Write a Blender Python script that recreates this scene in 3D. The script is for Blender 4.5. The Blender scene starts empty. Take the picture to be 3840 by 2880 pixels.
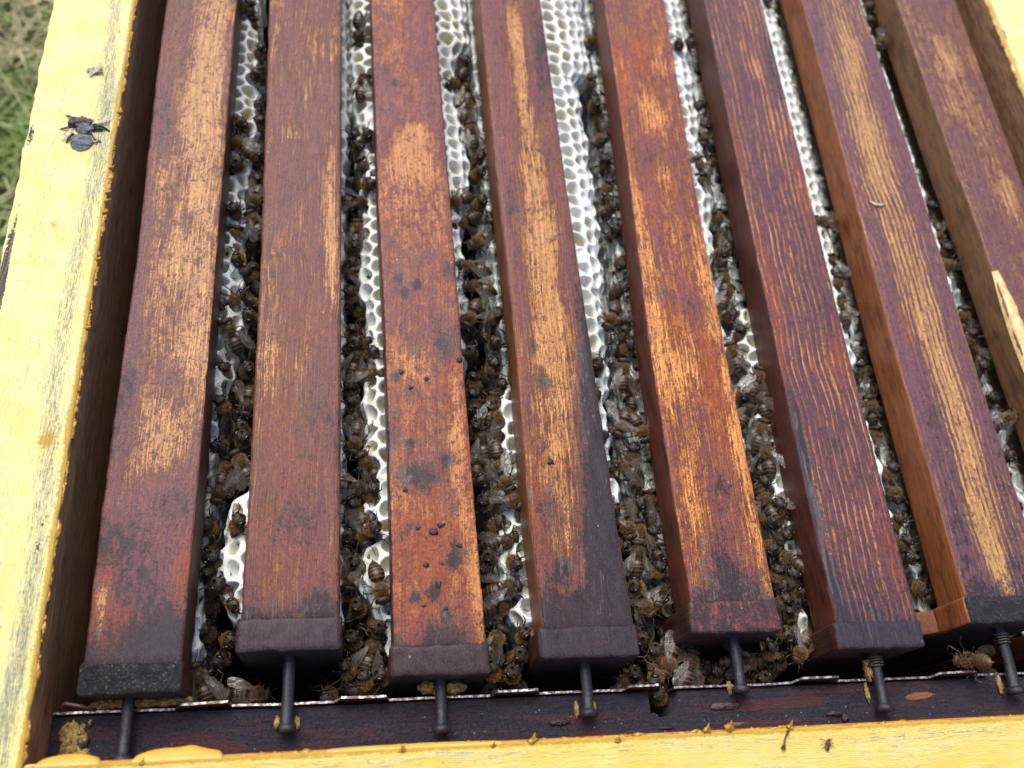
import bpy, math, random
import numpy as np
from mathutils import Vector, Matrix, noise as mnoise
from mathutils.bvhtree import BVHTree

rng = np.random.default_rng(7)
random.seed(7)
S = bpy.context.scene
COL = S.collection
MM = 0.001

# ---------------------------------------------------------------- camera, sky, sun, exposure
cd = bpy.data.cameras.new('camera')
cam = bpy.data.objects.new('camera', cd)
COL.objects.link(cam)
cam.location = [0.085815, -0.034784, 0.236862]
cam.rotation_mode = 'XYZ'
cam.rotation_euler = [0.468554, -0.15187, -0.062173]
cd.sensor_width = 36.0
cd.lens = 32.8701
cd.clip_start = 0.01
cd.clip_end = 200.0
cd.dof.use_dof = True
cd.dof.focus_distance = 0.252
cd.dof.aperture_fstop = 14.0
S.camera = cam

SUN_EL, SUN_AZ = 58.0, -20.0          # degrees; azimuth from +Y towards +X
world = bpy.data.worlds.new('World')
S.world = world
world.use_nodes = True
wt = world.node_tree
wt.nodes.clear()
sky = wt.nodes.new('ShaderNodeTexSky')
sky.sky_type = 'NISHITA'
sky.sun_disc = False
sky.sun_elevation = math.radians(SUN_EL)
sky.sun_rotation = math.radians(SUN_AZ)
sky.dust_density = 2.0
sky.air_density = 1.0
sky.ozone_density = 1.0
bg = wt.nodes.new('ShaderNodeBackground')
bg.inputs['Strength'].default_value = 0.15
wo = wt.nodes.new('ShaderNodeOutputWorld')
wt.links.new(sky.outputs[0], bg.inputs['Color'])
wt.links.new(bg.outputs[0], wo.inputs['Surface'])

sd = bpy.data.lights.new('sun', 'SUN')
sun = bpy.data.objects.new('sun', sd)
COL.objects.link(sun)
sd.energy = 2.2
sd.angle = math.radians(40)
sd.color = (1.0, 0.96, 0.90)
el, az = math.radians(SUN_EL), math.radians(SUN_AZ)
dirv = Vector((math.sin(az) * math.cos(el), math.cos(az) * math.cos(el), math.sin(el)))
sun.rotation_euler = dirv.to_track_quat('Z', 'Y').to_euler()
sun.location = (0, 0, 3)

S.view_settings.view_transform = 'Standard'
S.view_settings.look = 'None'
S.view_settings.gamma = 1.0
S.view_settings.use_curve_mapping = False
S.view_settings.exposure = 0.62
try:
    S.cycles.max_bounces = 8
    S.cycles.transparent_max_bounces = 12
except Exception:
    pass

BARS = [
 {"l":[[18.5,23.26],[46.6,22.68],[83.9,22.5],[123.6,22.64],[188.7,21.04],[226.6,20.77]],"r":[[14.2,45.44],[46.4,45.56],[98.7,45.07],[181.0,44.08],[229.1,43.49]],"ye":2.4,"yj":9.1,"p":[[36.5,217.5,30,5,"G",0.55],[34.6,193.2,22,5,"G",0.5],[24.7,222.7,18,4.5,"T",0.28],[22.9,205.6,14,4,"R",0.25],[25.2,173.2,16,5,"T",0.25],[23.2,179.3,10,5,"G",-0.5],[31.8,170.6,16,4,"G",0.35],[38.0,167.9,26,5,"G",0.5],[38.2,138.5,26,6,"G",0.35],[36.1,137.3,5,2.5,"G",-0.6],[43.1,168.3,14,2,"R",0.4],[27.8,146.4,14,3,"G",0.2],[36.3,111.0,26,8,"G",0.45],[43.6,93.7,14,4,"G",0.3],[23.7,108.1,26,3,"G",-0.5],[25.4,82.5,9,2.5,"T",0.45],[34.0,84.0,6,5,"G",-0.6],[35.6,84.1,3,3,"T",0.25],[38.4,74.9,16,8,"G",0.35],[30.5,79.3,7,3,"G",0.3],[23.7,70.3,14,3,"G",-0.4],[23.4,66.7,9,3,"T",0.3],[28.7,63.7,8,4,"G",0.3],[38.1,65.9,8,6,"G",0.35],[44.9,63.7,8,3,"G",-0.5],[29.1,53.1,8,3,"G",0.35],[34.7,53.9,8,5,"G",0.15],[40.1,48.4,5,5,"T",0.35],[38.9,48.9,10,7,"G",-0.3],[34.8,45.2,4,3,"G",0.6],[28.5,42.5,9,12,"G",-0.5],[27.1,38.5,6,7,"T",0.5],[33.7,28.7,5,5,"T",0.25],[33.9,26.8,26,14,"G",-0.7],[26.0,21.8,6,0.9,"G",1.3],[24.8,25.5,3,1.2,"G",0.9],[40.2,13.7,8,6.5,"T",0.55],[28.7,16.6,7,5,"R",0.45],[25.8,34.6,10,2.5,"R",0.4],[36.3,21.1,10,9,"T",0.22],[44.0,30.4,10,2,"R",0.5]]},
 {"l":[[26.2,58.27],[46.2,58.33],[99.0,57.6],[125.1,57.21],[230.3,54.17]],"r":[[19.9,82.06],[75.2,81.17],[225.5,78.6]],"ye":10.9,"yj":18.8,"p":[[67.8,217.1,30,8,"G",0.12],[57.3,224.7,20,2,"G",0.4],[73.2,207.0,7,4,"G",0.35],[76.2,149.2,26,2.2,"G",0.75],[64.7,169.8,5,3,"G",0.35],[67.7,151.7,14,6,"T",0.2],[77.6,132.0,16,1.6,"G",0.7],[79.2,120.5,14,1.5,"G",0.5],[62.4,117.2,10,6,"G",0.2],[71.8,101.9,7,6,"R",0.3],[62.6,87.3,9,4,"G",0.45],[60.5,89.2,40,2,"G",0.3],[74.2,79.9,9,7,"T",0.28],[64.2,80.7,10,5,"R",0.35],[70.4,91.9,6,2.5,"G",0.3],[78.2,68.3,8,6,"T",0.25],[61.8,63.8,12,5,"T",0.12],[69.4,55.0,10,7,"T",0.15],[69.7,66.0,16,9,"R",0.25],[69.9,42.4,6,8,"T",0.35],[64.0,43.7,5,3,"R",0.5],[70.4,29.9,10,10,"R",0.25],[60.5,32.0,10,2,"T",0.2],[76.7,21.9,4,2.5,"T",0.5],[79.2,29.7,8,3,"T",0.2],[70.8,20.6,4,8,"G",0.2],[60.4,40.9,3,2,"R",0.5]]},
 {"l":[[13.8,95.25],[45.9,94.6],[99.9,93.25],[147.1,91.17],[234.1,88.57]],"r":[[17.0,118.38],[45.6,117.29],[95.3,115.67],[154.4,113.73],[236.6,110.84]],"ye":3.8,"yj":11.2,"p":[[96.0,223.7,26,8,"G",0.3],[106.2,224.7,20,5,"G",-0.3],[93.9,201.9,3,1.5,"T",0.6],[97.2,196.0,2.5,2.2,"T",0.65],[106.9,205.2,8,4,"G",-0.4],[91.3,191.4,14,2.5,"G",-0.4],[109.7,189.5,10,3,"G",-0.4],[104.3,175.9,4,5,"G",0.6],[102.2,167.4,10,8,"G",0.6],[101.6,156.7,14,9,"G",0.45],[94.3,179.7,8,4,"G",-0.55],[110.5,179.6,7,2.5,"G",-0.4],[91.9,168.6,5,1.5,"G",-0.5],[111.2,169.9,6,1.5,"G",-0.5],[102.7,136.0,16,8,"G",0.15],[110.4,139.3,10,2,"G",0.3],[98.8,122.4,8,5,"T",0.2],[112.7,122.3,4,2,"T",0.6],[97.4,118.5,1.6,1.3,"T",0.8],[99.2,113.9,1.8,1.4,"T",0.9],[102.8,116.8,1.8,1.3,"T",0.9],[110.2,101.9,8,5,"T",0.38],[101.6,95.5,3,2.2,"T",0.5],[111.4,95.2,5,3.5,"T",0.42],[96.5,86.0,1.8,1.4,"T",0.95],[100.5,81.6,3,2,"T",0.5],[111.5,85.2,9,4,"R",0.35],[113.4,75.5,26,2.2,"G",0.45],[104.1,87.6,9,5,"G",0.3],[98.5,89.9,10,5,"G",0.25],[98.3,75.4,10,4,"R",0.3],[100.3,65.7,1.6,1.4,"T",0.9],[104.3,54.9,5,5,"T",0.65],[99.4,55.8,3.5,3,"T",0.5],[96.9,53.6,12,3,"G",0.55],[110.3,61.1,2.4,2,"T",0.75],[112.8,59.3,12,2.5,"G",0.3],[108.4,66.1,8,4,"G",0.15],[95.7,68.4,10,2.5,"T",0.4],[102.1,47.5,8,8,"R",0.3],[111.2,48.3,3,2,"T",0.5],[106.0,37.3,16,10,"R",0.45],[99.2,40.8,3,3,"T",0.45],[111.1,35.2,4,3,"T",0.5],[111.0,32.1,1.6,1.5,"T",0.95],[100.7,23.2,1.3,1.5,"T",1],[105.8,24.4,2,1.6,"T",0.95],[108.6,19.0,1.5,1.2,"T",0.8],[117.5,18.9,12,1.5,"G",1],[115.3,37.2,14,2.5,"G",0.5],[117.3,26.9,10,1.5,"G",0.5],[110.5,17.6,4,2.5,"G",0.3],[107.3,13.4,5,5,"T",0.5],[97.8,19.5,8,3,"R",0.2],[112.6,21.0,4,3,"T",0.2]]},
 {"l":[[16.5,133.1],[45.5,131.73],[100.8,131.22],[161.6,128.99],[238.4,126.99]],"r":[[15.9,157.15],[45.3,155.73],[96.1,154.18],[156.7,152.08],[241.0,149.81]],"ye":6.7,"yj":14.5,"p":[[139.4,229.7,14,2.4,"G",0.8],[139.4,213.3,14,2.6,"G",0.8],[139.9,195.5,12,2.8,"G",0.7],[140.3,178.5,12,3.2,"G",0.6],[140.7,162.3,14,4,"G",0.6],[141.9,143.8,16,4.5,"G",0.6],[143.0,132.1,12,5,"G",0.5],[130.1,223.5,26,3,"G",-0.3],[146.6,229.0,26,3.2,"T",0.33],[148.3,206.8,20,2.5,"T",0.38],[133.3,149.4,8,2.5,"T",0.35],[134.2,181.4,20,4,"G",-0.4],[128.0,161.5,20,1.5,"G",0.2],[149.7,153.4,14,3,"G",-0.15],[141.1,120.1,20,5,"G",0.55],[142.2,103.7,16,5,"G",0.45],[143.2,88.2,20,8,"G",0.4],[140.8,71.0,16,7,"G",0.4],[140.4,54.7,12,5,"G",0.35],[150.1,123.2,16,3,"G",-0.3],[134.7,111.6,14,3,"G",-0.3],[136.4,95.7,2.5,1.6,"T",0.6],[138.8,84.6,3,3,"T",0.55],[153.2,96.1,30,2.6,"T",0.45],[153.0,75.9,26,4,"T",0.45],[152.0,56.9,26,5,"T",0.5],[131.3,80.6,30,1.6,"R",0.4],[133.5,55.6,12,3,"R",0.5],[137.1,46.3,6,5,"T",0.4],[134.2,90.6,10,3,"R",0.3],[131.5,63.9,20,2,"G",0.25],[140.6,41.9,10,3,"G",0.4],[142.6,31.7,10,3,"G",0.45],[139.9,29.7,3,2,"T",0.5],[151.8,38.8,16,5,"T",0.5],[150.4,26.2,14,7,"T",0.45],[137.8,24.4,12,6,"T",0.3],[148.9,19.7,3,2.5,"R",0.9],[141.5,19.5,8,5,"R",0.4],[133.8,36.9,16,2,"R",0.25],[143.7,17.0,6,14,"T",0.2]]},
 {"l":[[23.6,173.51],[45.1,172.89],[101.8,172.32],[164.4,173.8],[243.7,173.89]],"r":[[20.9,197.44],[44.9,197.11],[97.0,196.48],[159.3,196.27],[246.3,197.78]],"ye":11.8,"yj":20.1,"p":[[182.3,239.8,10,5,"T",0.3],[191.3,218.2,14,3,"G",0.5],[185.4,217.7,14,4,"R",0.4],[184.9,192.2,12,4,"G",0.65],[188.3,184.1,7,4,"G",0.4],[175.4,205.6,20,3,"R",0.4],[179.9,170.0,7,5,"T",0.3],[185.4,175.0,8,6,"G",-0.4],[175.5,148.6,22,2,"G",0.55],[185.4,155.5,16,4,"G",0.3],[181.7,155.2,10,2.5,"G",-0.35],[180.3,140.9,8,3,"G",-0.3],[174.3,164.4,20,1.2,"R",0.7],[193.6,119.1,22,3,"G",0.6],[188.1,113.3,4,7,"G",-0.35],[189.5,109.4,5,7,"T",0.3],[190.6,94.3,5,3,"G",-0.4],[190.3,83.8,16,2.5,"R",0.8],[183.5,86.3,16,5,"G",0.35],[195.3,76.3,20,2,"G",0.55],[174.9,115.7,26,3,"G",0.5],[176.0,91.3,20,3,"G",0.45],[180.8,104.8,8,4,"R",0.5],[179.9,115.8,4,3,"T",0.3],[184.0,99.4,16,5,"G",0.2],[187.5,81.2,4,5,"R",0.3],[187.1,53.1,7,4,"T",0.4],[186.3,59.2,10,6,"G",-0.2],[194.5,66.4,7,2.5,"G",0.6],[180.8,59.2,14,5,"G",0.45],[182.1,73.7,5,4,"T",0.3],[197.0,59.2,14,1.8,"G",0.4],[178.8,40.6,14,4,"G",0.3],[185.1,38.3,6,7,"T",0.3],[195.0,36.0,18,2,"G",0.55],[196.1,23.1,5,2.2,"G",0.55],[187.3,25.4,6,7,"T",0.6],[181.4,29.7,6,5,"T",0.3],[191.1,22.3,3,3,"R",0.7],[175.9,27.7,10,3,"G",0.2],[181.3,20.9,3,8,"T",0.4]]},
 {"l":[[18.4,213.39],[44.7,212.82],[102.9,212.87],[190.8,213.12],[248.1,213.4]],"r":[[13.6,237.6],[44.5,237.2],[97.9,236.75],[165.0,237.23],[250.7,237.19]],"ye":6.4,"yj":13.5,"p":[[213.5,224.2,40,3,"T",0.25],[222.8,225.8,5,2.5,"G",0.7],[228.0,214.8,5,3,"G",0.6],[231.8,241.9,14,4,"G",0.3],[235.3,218.5,20,2,"T",0.5],[229.2,199.3,22,1,"G",0.9],[234.7,186.1,3,2,"G",0.9],[230.7,174.7,12,2,"G",0.4],[232.4,191.6,3,4,"G",0.4],[213.6,180.4,26,2,"R",0.4],[209.5,173.3,30,2,"T",0.4],[222.9,160.9,20,6,"G",-0.1],[235.1,155.0,20,2,"R",0.3],[214.9,119.9,20,3,"R",0.5],[231.0,123.4,26,5,"T",0.25],[211.8,125.6,20,1.6,"T",0.4],[211.5,92.0,26,3,"R",0.4],[232.5,95.1,10,2.5,"R",0.4],[224.6,89.6,20,6,"G",0.12],[213.6,72.9,3,1.5,"G",1.2],[215.0,61.6,20,1.5,"G",0.3],[224.1,67.5,16,7,"G",-0.3],[225.4,64.5,3,2,"T",0.4],[214.2,71.4,14,2,"T",0.5],[214.6,46.5,14,1.2,"G",0.9],[213.5,54.4,16,2,"T",0.6],[228.4,56.7,14,6,"G",0.15],[238.2,106.3,18,2,"R",0.5],[215.4,41.5,12,1.4,"G",1],[216.7,26.9,14,1.2,"G",0.5],[214.9,29.1,20,2.2,"T",0.6],[226.9,31.0,20,7,"G",0.05],[233.9,30.9,12,3,"R",0.3],[225.1,14.8,2.5,4,"G",0.6],[222.0,20.3,8,8,"T",0.3],[234.7,25.2,8,3,"T",0.25],[214.8,14.7,4,2,"T",0.4]]},
 {"l":[[21.7,253.27],[44.3,253.19],[103.8,252.7],[201.3,254.03],[252.6,254.08]],"r":[[46.8,279.72],[110.3,279.22],[185.2,280.29],[255.5,279.72]],"ye":12.2,"yj":19.4,"p":[[268.6,237.6,26,4,"G",0.7],[266.1,213.7,22,5,"G",0.7],[265.5,191.3,16,5.5,"G",0.6],[253.9,228.1,30,3,"G",-0.4],[276.8,224.0,10,3,"G",-0.5],[276.8,207.0,14,4,"G",-0.4],[265.3,173.6,18,6,"G",0.6],[265.9,153.5,18,6,"G",0.6],[251.7,165.9,14,3,"G",0.1],[253.5,149.6,14,3,"R",0.2],[276.4,170.9,30,2.5,"G",-0.5],[258.2,143.4,10,3,"G",-0.5],[253.0,176.2,26,3,"G",-0.2],[265.9,121.7,20,5,"G",0.65],[267.6,104.2,16,5,"G",0.6],[267.1,87.6,16,5,"G",0.6],[268.7,76.9,14,5,"G",0.65],[267.6,66.6,12,5,"G",0.6],[255.7,103.9,30,3,"G",-0.5],[259.1,106.8,8,2,"R",0.4],[259.6,87.5,14,4,"G",-0.4],[275.7,98.7,20,3,"G",-0.4],[260.6,74.3,8,4,"T",0.25],[262.8,64.1,8,3,"G",-0.3],[275.2,74.4,20,3,"G",-0.5],[267.4,54.2,12,5,"G",0.6],[259.1,51.8,20,3.5,"T",0.25],[277.3,56.6,20,4,"T",0.25],[257.2,62.6,10,4,"G",-0.2],[267.3,46.0,8,5,"G",0.4],[263.1,40.4,8,3.5,"G",0.6],[266.3,34.9,12,3.5,"G",0.7],[267.0,28.1,8,2.5,"G",0.7],[267.1,22.3,6,2.2,"G",0.85],[256.6,35.0,14,4,"G",-0.5],[256.6,35.0,14,3,"T",0.25],[258.4,25.1,10,3,"G",-0.3],[273.7,34.7,16,3,"T",0.25],[270.6,28.4,3,2,"T",0.5],[254.9,21.7,4,2,"R",0.5]]},
 {"l":[[145.3,296.8],[186.3,295.91],[257.2,295.41]],"r":[[188.1,321.5],[260.2,322.31]],"ye":8.0,"yj":15.5,"p":[[298.6,240.7,30,6,"G",0.25],[307.8,250.0,10,4,"G",-0.2],[308.5,229.4,10,4,"G",0.4],[309.2,209.7,18,5,"G",0.4],[303.4,207.7,20,2,"G",0.3],[297.3,195.1,14,2,"R",0.2],[321.2,206.8,14,3,"G",-0.2],[306.3,179.8,12,3,"T",0.15],[302.4,183.1,9,4,"G",-0.3],[312.4,169.6,14,4,"G",0.35],[313.9,159.4,14,3,"G",0.4],[318.2,163.1,10,1.5,"G",-0.4],[303.9,162.2,9,4,"G",-0.4],[296.8,220.3,30,4,"G",-0.2],[301.7,127.8,20,4,"G",-0.5],[304.8,123.0,20,4,"G",0.1]]}]
# bee table: gap, x, y, z in mm, heading, pose
BEES = [
 [1,45.1,245.7,-18,50,"h"],[1,46.7,238.1,-18,50,"h"],[1,49.8,223.7,-17,30,"h"],[1,50.5,212.5,-16,50,"h"],[1,50.6,198.1,-18,-30,"h"],[1,45.9,190.9,-18,-30,"h"],
 [1,51.5,191.3,-18,20,"h"],[1,45.1,182.9,-19,-56.5,"t"],[1,51.8,175.6,-16,5,"h"],[1,45.1,172.9,-18,-40,"h"],[1,51.9,166.9,-18,10,"h"],[1,52.0,158.6,-17,-167.4,"t"],
 [1,52.4,149.3,-16,-27.9,"t"],[1,45.4,154.0,-18,0,"h"],[1,46.0,145.2,-20,12.4,"t"],[1,50.1,147.0,-24,50,"h"],[1,47.8,137.1,-20,-60,"h"],[1,52.5,131.3,-18,50,"h"],
 [1,47.7,120.7,-18,64.0,"t"],[1,52.8,119.5,-18,-50,"h"],[1,52.6,115.1,-18,-40,"h"],[1,47.7,108.9,-17,-29.3,"t"],[1,53.0,109.1,-18,-20.4,"w"],[1,52.6,104.9,-20,-20,"h"],
 [1,46.7,95.9,-18,40,"h"],[1,53.4,96.0,-17,0,"h"],[1,50.1,91.3,-22,10,"h"],[1,46.3,84.8,-17,40,"h"],[1,53.9,85.8,-19,-174.7,"t"],[1,47.2,82.2,-22,-10,"h"],
 [1,52.8,77.5,-18,-20,"h"],[1,46.9,73.0,-20,-50,"h"],[1,53.8,72.8,-15,0,"h"],[1,53.7,66.2,-16,-30.3,"t"],[1,49.7,65.1,-19,14.5,"t"],[1,48.2,58.7,-18,-175.1,"t"],
 [1,52.3,62.8,-24,-40,"h"],[1,45.8,48.7,-20,10,"h"],[1,46.2,41.6,-21,-60,"h"],[1,48.6,38.7,-17,20,"h"],[1,47.4,35.1,-19,30,"h"],[1,51.0,31.1,-15,-10,"h"],
 [1,54.4,26.1,-15,-50,"h"],[1,47.5,27.5,-20,-164.7,"t"],[1,53.0,18.4,-22,-30,"h"],[1,46.9,21.3,-25,20,"h"],[1,51.3,14.1,-26,-60,"h"],[2,84.4,235.5,-17,-166.3,"t"],
 [2,86.3,210.6,-16,6.9,"t"],[2,83.9,186.8,-18,30,"h"],[2,88.1,188.5,-18,-30,"h"],[2,85.0,182.8,-18,-10,"h"],[2,87.1,172.6,-16,-8.4,"t"],[2,83.1,167.5,-18,-60,"h"],
 [2,89.2,167.2,-18,-50,"h"],[2,85.2,159.2,-17,99.4,"t"],[2,84.9,146.5,-15,-0.7,"t"],[2,84.5,140.6,-16,10,"h"],[2,84.0,135.4,-18,-50,"h"],[2,83.1,131.3,-18,-80.1,"t"],
 [2,83.2,123.8,-18,10,"h"],[2,86.2,116.4,-15,166.5,"w"],[2,84.4,109.9,-18,40,"h"],[2,85.8,104.5,-15,-40,"h"],[2,85.4,100.2,-16,16.9,"t"],[2,89.6,94.0,-15,89.1,"t"],
 [2,83.7,90.8,-18,20,"h"],[2,84.7,85.7,-18,20,"h"],[2,85.7,81.5,-20,20,"h"],[2,85.3,72.4,-15,-171.6,"t"],[2,88.9,65.3,-15,-37.9,"t"],[2,85.5,58.3,-15,95.7,"t"],
 [2,89.8,57.3,-16,40,"h"],[2,85.6,53.1,-17,40,"h"],[2,88.2,44.9,-14,170.0,"t"],[2,84.0,44.9,-18,-30,"h"],[2,86.2,37.2,-17,10,"h"],[2,84.6,33.4,-17,-171.1,"t"],
 [2,92.4,29.2,-13,165.3,"w"],[2,86.7,24.7,-16,10,"h"],[2,83.8,29.9,-20,20,"h"],[2,92.0,19.0,-15,-30,"h"],[2,85.6,17.0,-20,10,"h"],[2,90.5,13.9,-17,20.2,"t"],
 [2,84.1,9.0,-17,40,"h"],[2,88.5,6.1,-17,40,"h"],[2,93.3,7.2,-18,10,"h"],[2,86.6,3.5,-20,10,"h"],[2,93.0,14.3,-22,20,"h"],[3,122.7,224.5,-17,0,"h"],
 [3,119.1,212.2,-14,-170.6,"w"],[3,123.2,210.8,-16,-5.4,"t"],[3,123.5,203.7,-17,17.4,"t"],[3,124.0,191.4,-16,-9.6,"t"],[3,126.5,181.6,-18,-10,"h"],[3,125.8,172.3,-15,-30,"h"],
 [3,117.8,159.3,-14,-126.8,"w"],[3,126.0,161.4,-17,-10,"h"],[3,119.5,150.6,-14,-115.8,"w"],[3,124.3,143.4,-14,-125.6,"t"],[3,128.9,154.0,-18,-60,"h"],[3,121.3,133.1,-14,-80.3,"t"],
 [3,122.5,125.5,-14,-80.2,"t"],[3,120.4,114.0,-13,-156.2,"w"],[3,128.5,115.4,-15,10,"h"],[3,125.0,110.3,-20,-50,"h"],[3,127.8,104.8,-14,-50,"h"],[3,120.1,102.0,-15,-30,"h"],
 [3,126.3,96.2,-13,0,"d"],[3,121.1,93.9,-18,50,"h"],[3,129.3,90.9,-16,30,"h"],[3,120.4,86.7,-15,40,"h"],[3,120.7,82.6,-15,-50,"h"],[3,126.4,86.1,-18,12.0,"t"],
 [3,127.3,81.9,-19,-15.7,"t"],[3,120.8,76.6,-14,10,"h"],[3,122.0,72.6,-14,-6.6,"t"],[3,121.5,67.1,-16,21.2,"w"],[3,126.7,65.2,-15,173.7,"w"],[3,121.4,60.1,-14,-40,"h"],
 [3,128.3,60.4,-15,164.0,"t"],[3,130.0,53.9,-14,132.9,"t"],[3,122.2,53.8,-16,10,"h"],[3,125.6,48.1,-17,0,"h"],[3,127.0,41.7,-14,85.8,"t"],[3,122.6,37.7,-15,-10,"h"],
 [3,129.4,35.8,-15,-50,"h"],[3,121.4,33.9,-17,0,"h"],[3,126.7,28.7,-14,81.4,"t"],[3,125.4,23.0,-13,76.8,"t"],[3,123.1,14.8,-15,33.4,"t"],[3,131.7,16.0,-16,20,"h"],
 [3,129.5,10.6,-15,-10,"h"],[3,122.0,7.0,-16,30,"h"],[3,127.5,6.2,-17,0,"h"],[3,124.1,20.0,-20,-10,"h"],[3,122.2,3.6,-22,-50,"h"],[3,130.1,3.6,-24,10,"h"],
 [4,172.9,239.8,-15,-159.9,"t"],[4,170.4,218.6,-16,50,"h"],[4,170.4,207.3,-16,-20,"h"],[4,171.4,200.0,-16,-10.6,"t"],[4,171.2,190.4,-15,-50,"h"],[4,171.9,181.6,-17,0,"h"],
 [4,171.9,171.3,-17,50,"h"],[4,171.9,161.3,-17,-20,"h"],[4,172.8,152.3,-18,-20,"h"],[4,172.9,139.0,-18,-60,"h"],[4,170.4,126.6,-14,-20,"h"],[4,165.7,114.7,-13,-156.6,"w"],
 [4,172.2,115.0,-16,-50,"h"],[4,171.9,110.9,-16,55,"h"],[4,171.4,106.4,-17,-10,"h"],[4,168.2,96.9,-15,6.7,"t"],[4,169.8,89.4,-15,-7.3,"w"],[4,164.8,76.9,-13,-155.3,"w"],
 [4,171.1,75.0,-12,157.1,"w"],[4,164.4,64.2,-15,-68.4,"t"],[4,168.1,69.6,-16,40,"h"],[4,168.8,59.2,-16,-34.6,"w"],[4,171.7,53.7,-17,17.0,"t"],[4,167.8,53.3,-17,-10,"h"],
 [4,162.8,45.8,-14,166.4,"t"],[4,166.6,44.2,-15,-2.9,"t"],[4,164.7,37.2,-13,7.1,"t"],[4,172.4,43.5,-16,40,"h"],[4,172.1,36.8,-15,-40,"h"],[4,173.9,33.2,-15,30,"h"],
 [4,163.4,28.3,-14,-10,"h"],[4,172.4,27.9,-17,27.4,"t"],[4,165.6,23.5,-16,144.0,"t"],[4,168.9,18.2,-16,-24.8,"w"],[4,173.0,23.8,-18,-50,"h"],[4,167.4,10.3,-16,10,"h"],
 [4,171.0,7.7,-16,-151.7,"t"],[4,161.8,5.0,-20,20,"h"],[4,165.9,3.1,-14,-60,"h"],[4,166.2,14.9,-22,-30,"h"],[5,208.4,242.2,-17,-40,"h"],[5,211.3,241.4,-16,-40,"h"],
 [5,210.4,209.7,-16,-25,"h"],[5,210.9,199.3,-16,0,"h"],[5,213.1,194.3,-16,-163.1,"t"],[5,206.3,180.1,-15,-8.4,"t"],[5,211.3,181.8,-15,24.6,"t"],[5,206.4,174.0,-17,9.0,"t"],
 [5,208.9,155.7,-14,-18.7,"t"],[5,209.9,149.3,-15,-8.5,"t"],[5,208.2,142.8,-15,-30,"h"],[5,208.0,139.1,-16,-60,"h"],[5,206.6,130.9,-13,0.8,"w"],[5,207.2,126.0,-14,26.3,"t"],
 [5,208.2,118.9,-17,-20,"h"],[5,210.3,112.4,-17,30,"h"],[5,206.3,104.3,-16,-9.3,"t"],[5,207.4,99.2,-17,-50,"h"],[5,212.2,93.8,-13,23.8,"t"],[5,213.3,87.2,-15,-19.9,"w"],
 [5,207.3,89.7,-17,-30,"h"],[5,207.3,83.8,-16,27.9,"t"],[5,209.7,76.0,-14,19.9,"t"],[5,210.1,67.8,-14,-9.4,"w"],[5,206.1,62.6,-15,170.2,"t"],[5,207.8,59.0,-16,20,"h"],
 [5,207.7,53.6,-16,-21.2,"w"],[5,211.8,51.9,-17,30,"h"],[5,207.6,47.8,-16,-50,"h"],[5,211.4,47.6,-17,11.3,"t"],[5,212.4,42.2,-15,10,"h"],[5,206.4,39.3,-16,-40,"h"],
 [5,213.5,36.2,-17,-57.1,"w"],[5,206.8,31.4,-16,50,"h"],[5,212.3,30.1,-15,20,"h"],[5,206.6,23.1,-15,30,"h"],[5,208.8,20.4,-17,20,"h"],[5,213.3,26.3,-18,-50,"h"],
 [5,205.7,13.7,-14,-30,"h"],[5,212.3,19.2,-20,21.8,"w"],[5,199.7,9.3,-14,30,"h"],[5,192.9,6.8,-15,92.0,"t"],[5,176.4,6.9,-15,19.0,"t"],[5,184.6,4.3,-18,10,"h"],
 [5,197.3,2.0,-17,-10,"h"],[5,209.3,9.2,-15,-143.8,"t"],[5,204.7,7.7,-20,30,"h"],[5,178.8,3.9,-17,20,"h"],[5,208.5,28.3,-18,-20,"h"],[6,249.6,268.7,-17,30,"h"],
 [6,247.7,155.8,-12,-92.9,"t"],[6,248.5,140.1,-15,-5.7,"t"],[6,247.6,130.5,-14,21.3,"w"],[6,247.9,122.5,-15,4.1,"t"],[6,250.2,103.6,-12,49.6,"t"],[6,250.0,96.6,-14,-17.3,"t"],
 [6,248.0,83.9,-13,-6.1,"w"],[6,247.0,73.6,-14,4.4,"w"],[6,250.1,63.0,-15,30,"h"],[6,249.1,55.5,-14,-175.3,"w"],[6,248.3,46.5,-15,10,"h"],[6,249.7,40.0,-16,20,"h"],
 [6,250.2,35.8,-18,-50,"h"],[6,253.5,26.8,-20,-60,"h"],[6,255.7,93.5,-20,-40,"h"],[7,294.3,268.5,-14,-25,"h"],[7,295.5,261.9,-16,10,"h"],[7,293.0,246.9,-12,-152.1,"t"],
 [7,290.7,151.6,-12,-156.0,"w"],[7,293.9,147.8,-15,20,"h"],[7,293.6,140.5,-14,-60,"h"],[7,293.5,120.1,-16,7.7,"w"],[7,291.9,111.6,-14,40,"h"],[7,292.7,106.1,-15,7.9,"w"],
 [7,293.9,100.7,-16,10,"h"],[7,294.0,79.5,-11,64.0,"t"],[7,295.8,89.5,-18,-10,"h"],[7,293.1,68.1,-16,-20,"h"],[7,294.7,167.8,-17,10,"h"],[8,47.2,8.0,-17,-23.7,"t"],
 [8,50.8,4.9,-20,102.0,"t"],[8,60.6,4.5,-22,92.3,"t"],[8,79.5,2.7,-18,-40,"h"],[8,162.9,0.1,-17,-50,"h"],[8,255.0,4.1,-10,180,"h"],[8,182.5,6.4,-20,-40,"h"],
 [8,192.6,4.3,-20,50,"h"],[8,11.9,87.9,-34,10,"h"],[8,12.8,112.7,-30,-10,"h"],[8,167.1,-0.9,-17,0,"h"],[8,159.0,3.0,-22,27.3,"t"],[8,123.4,2.0,-22,-40,"h"],
]
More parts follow.
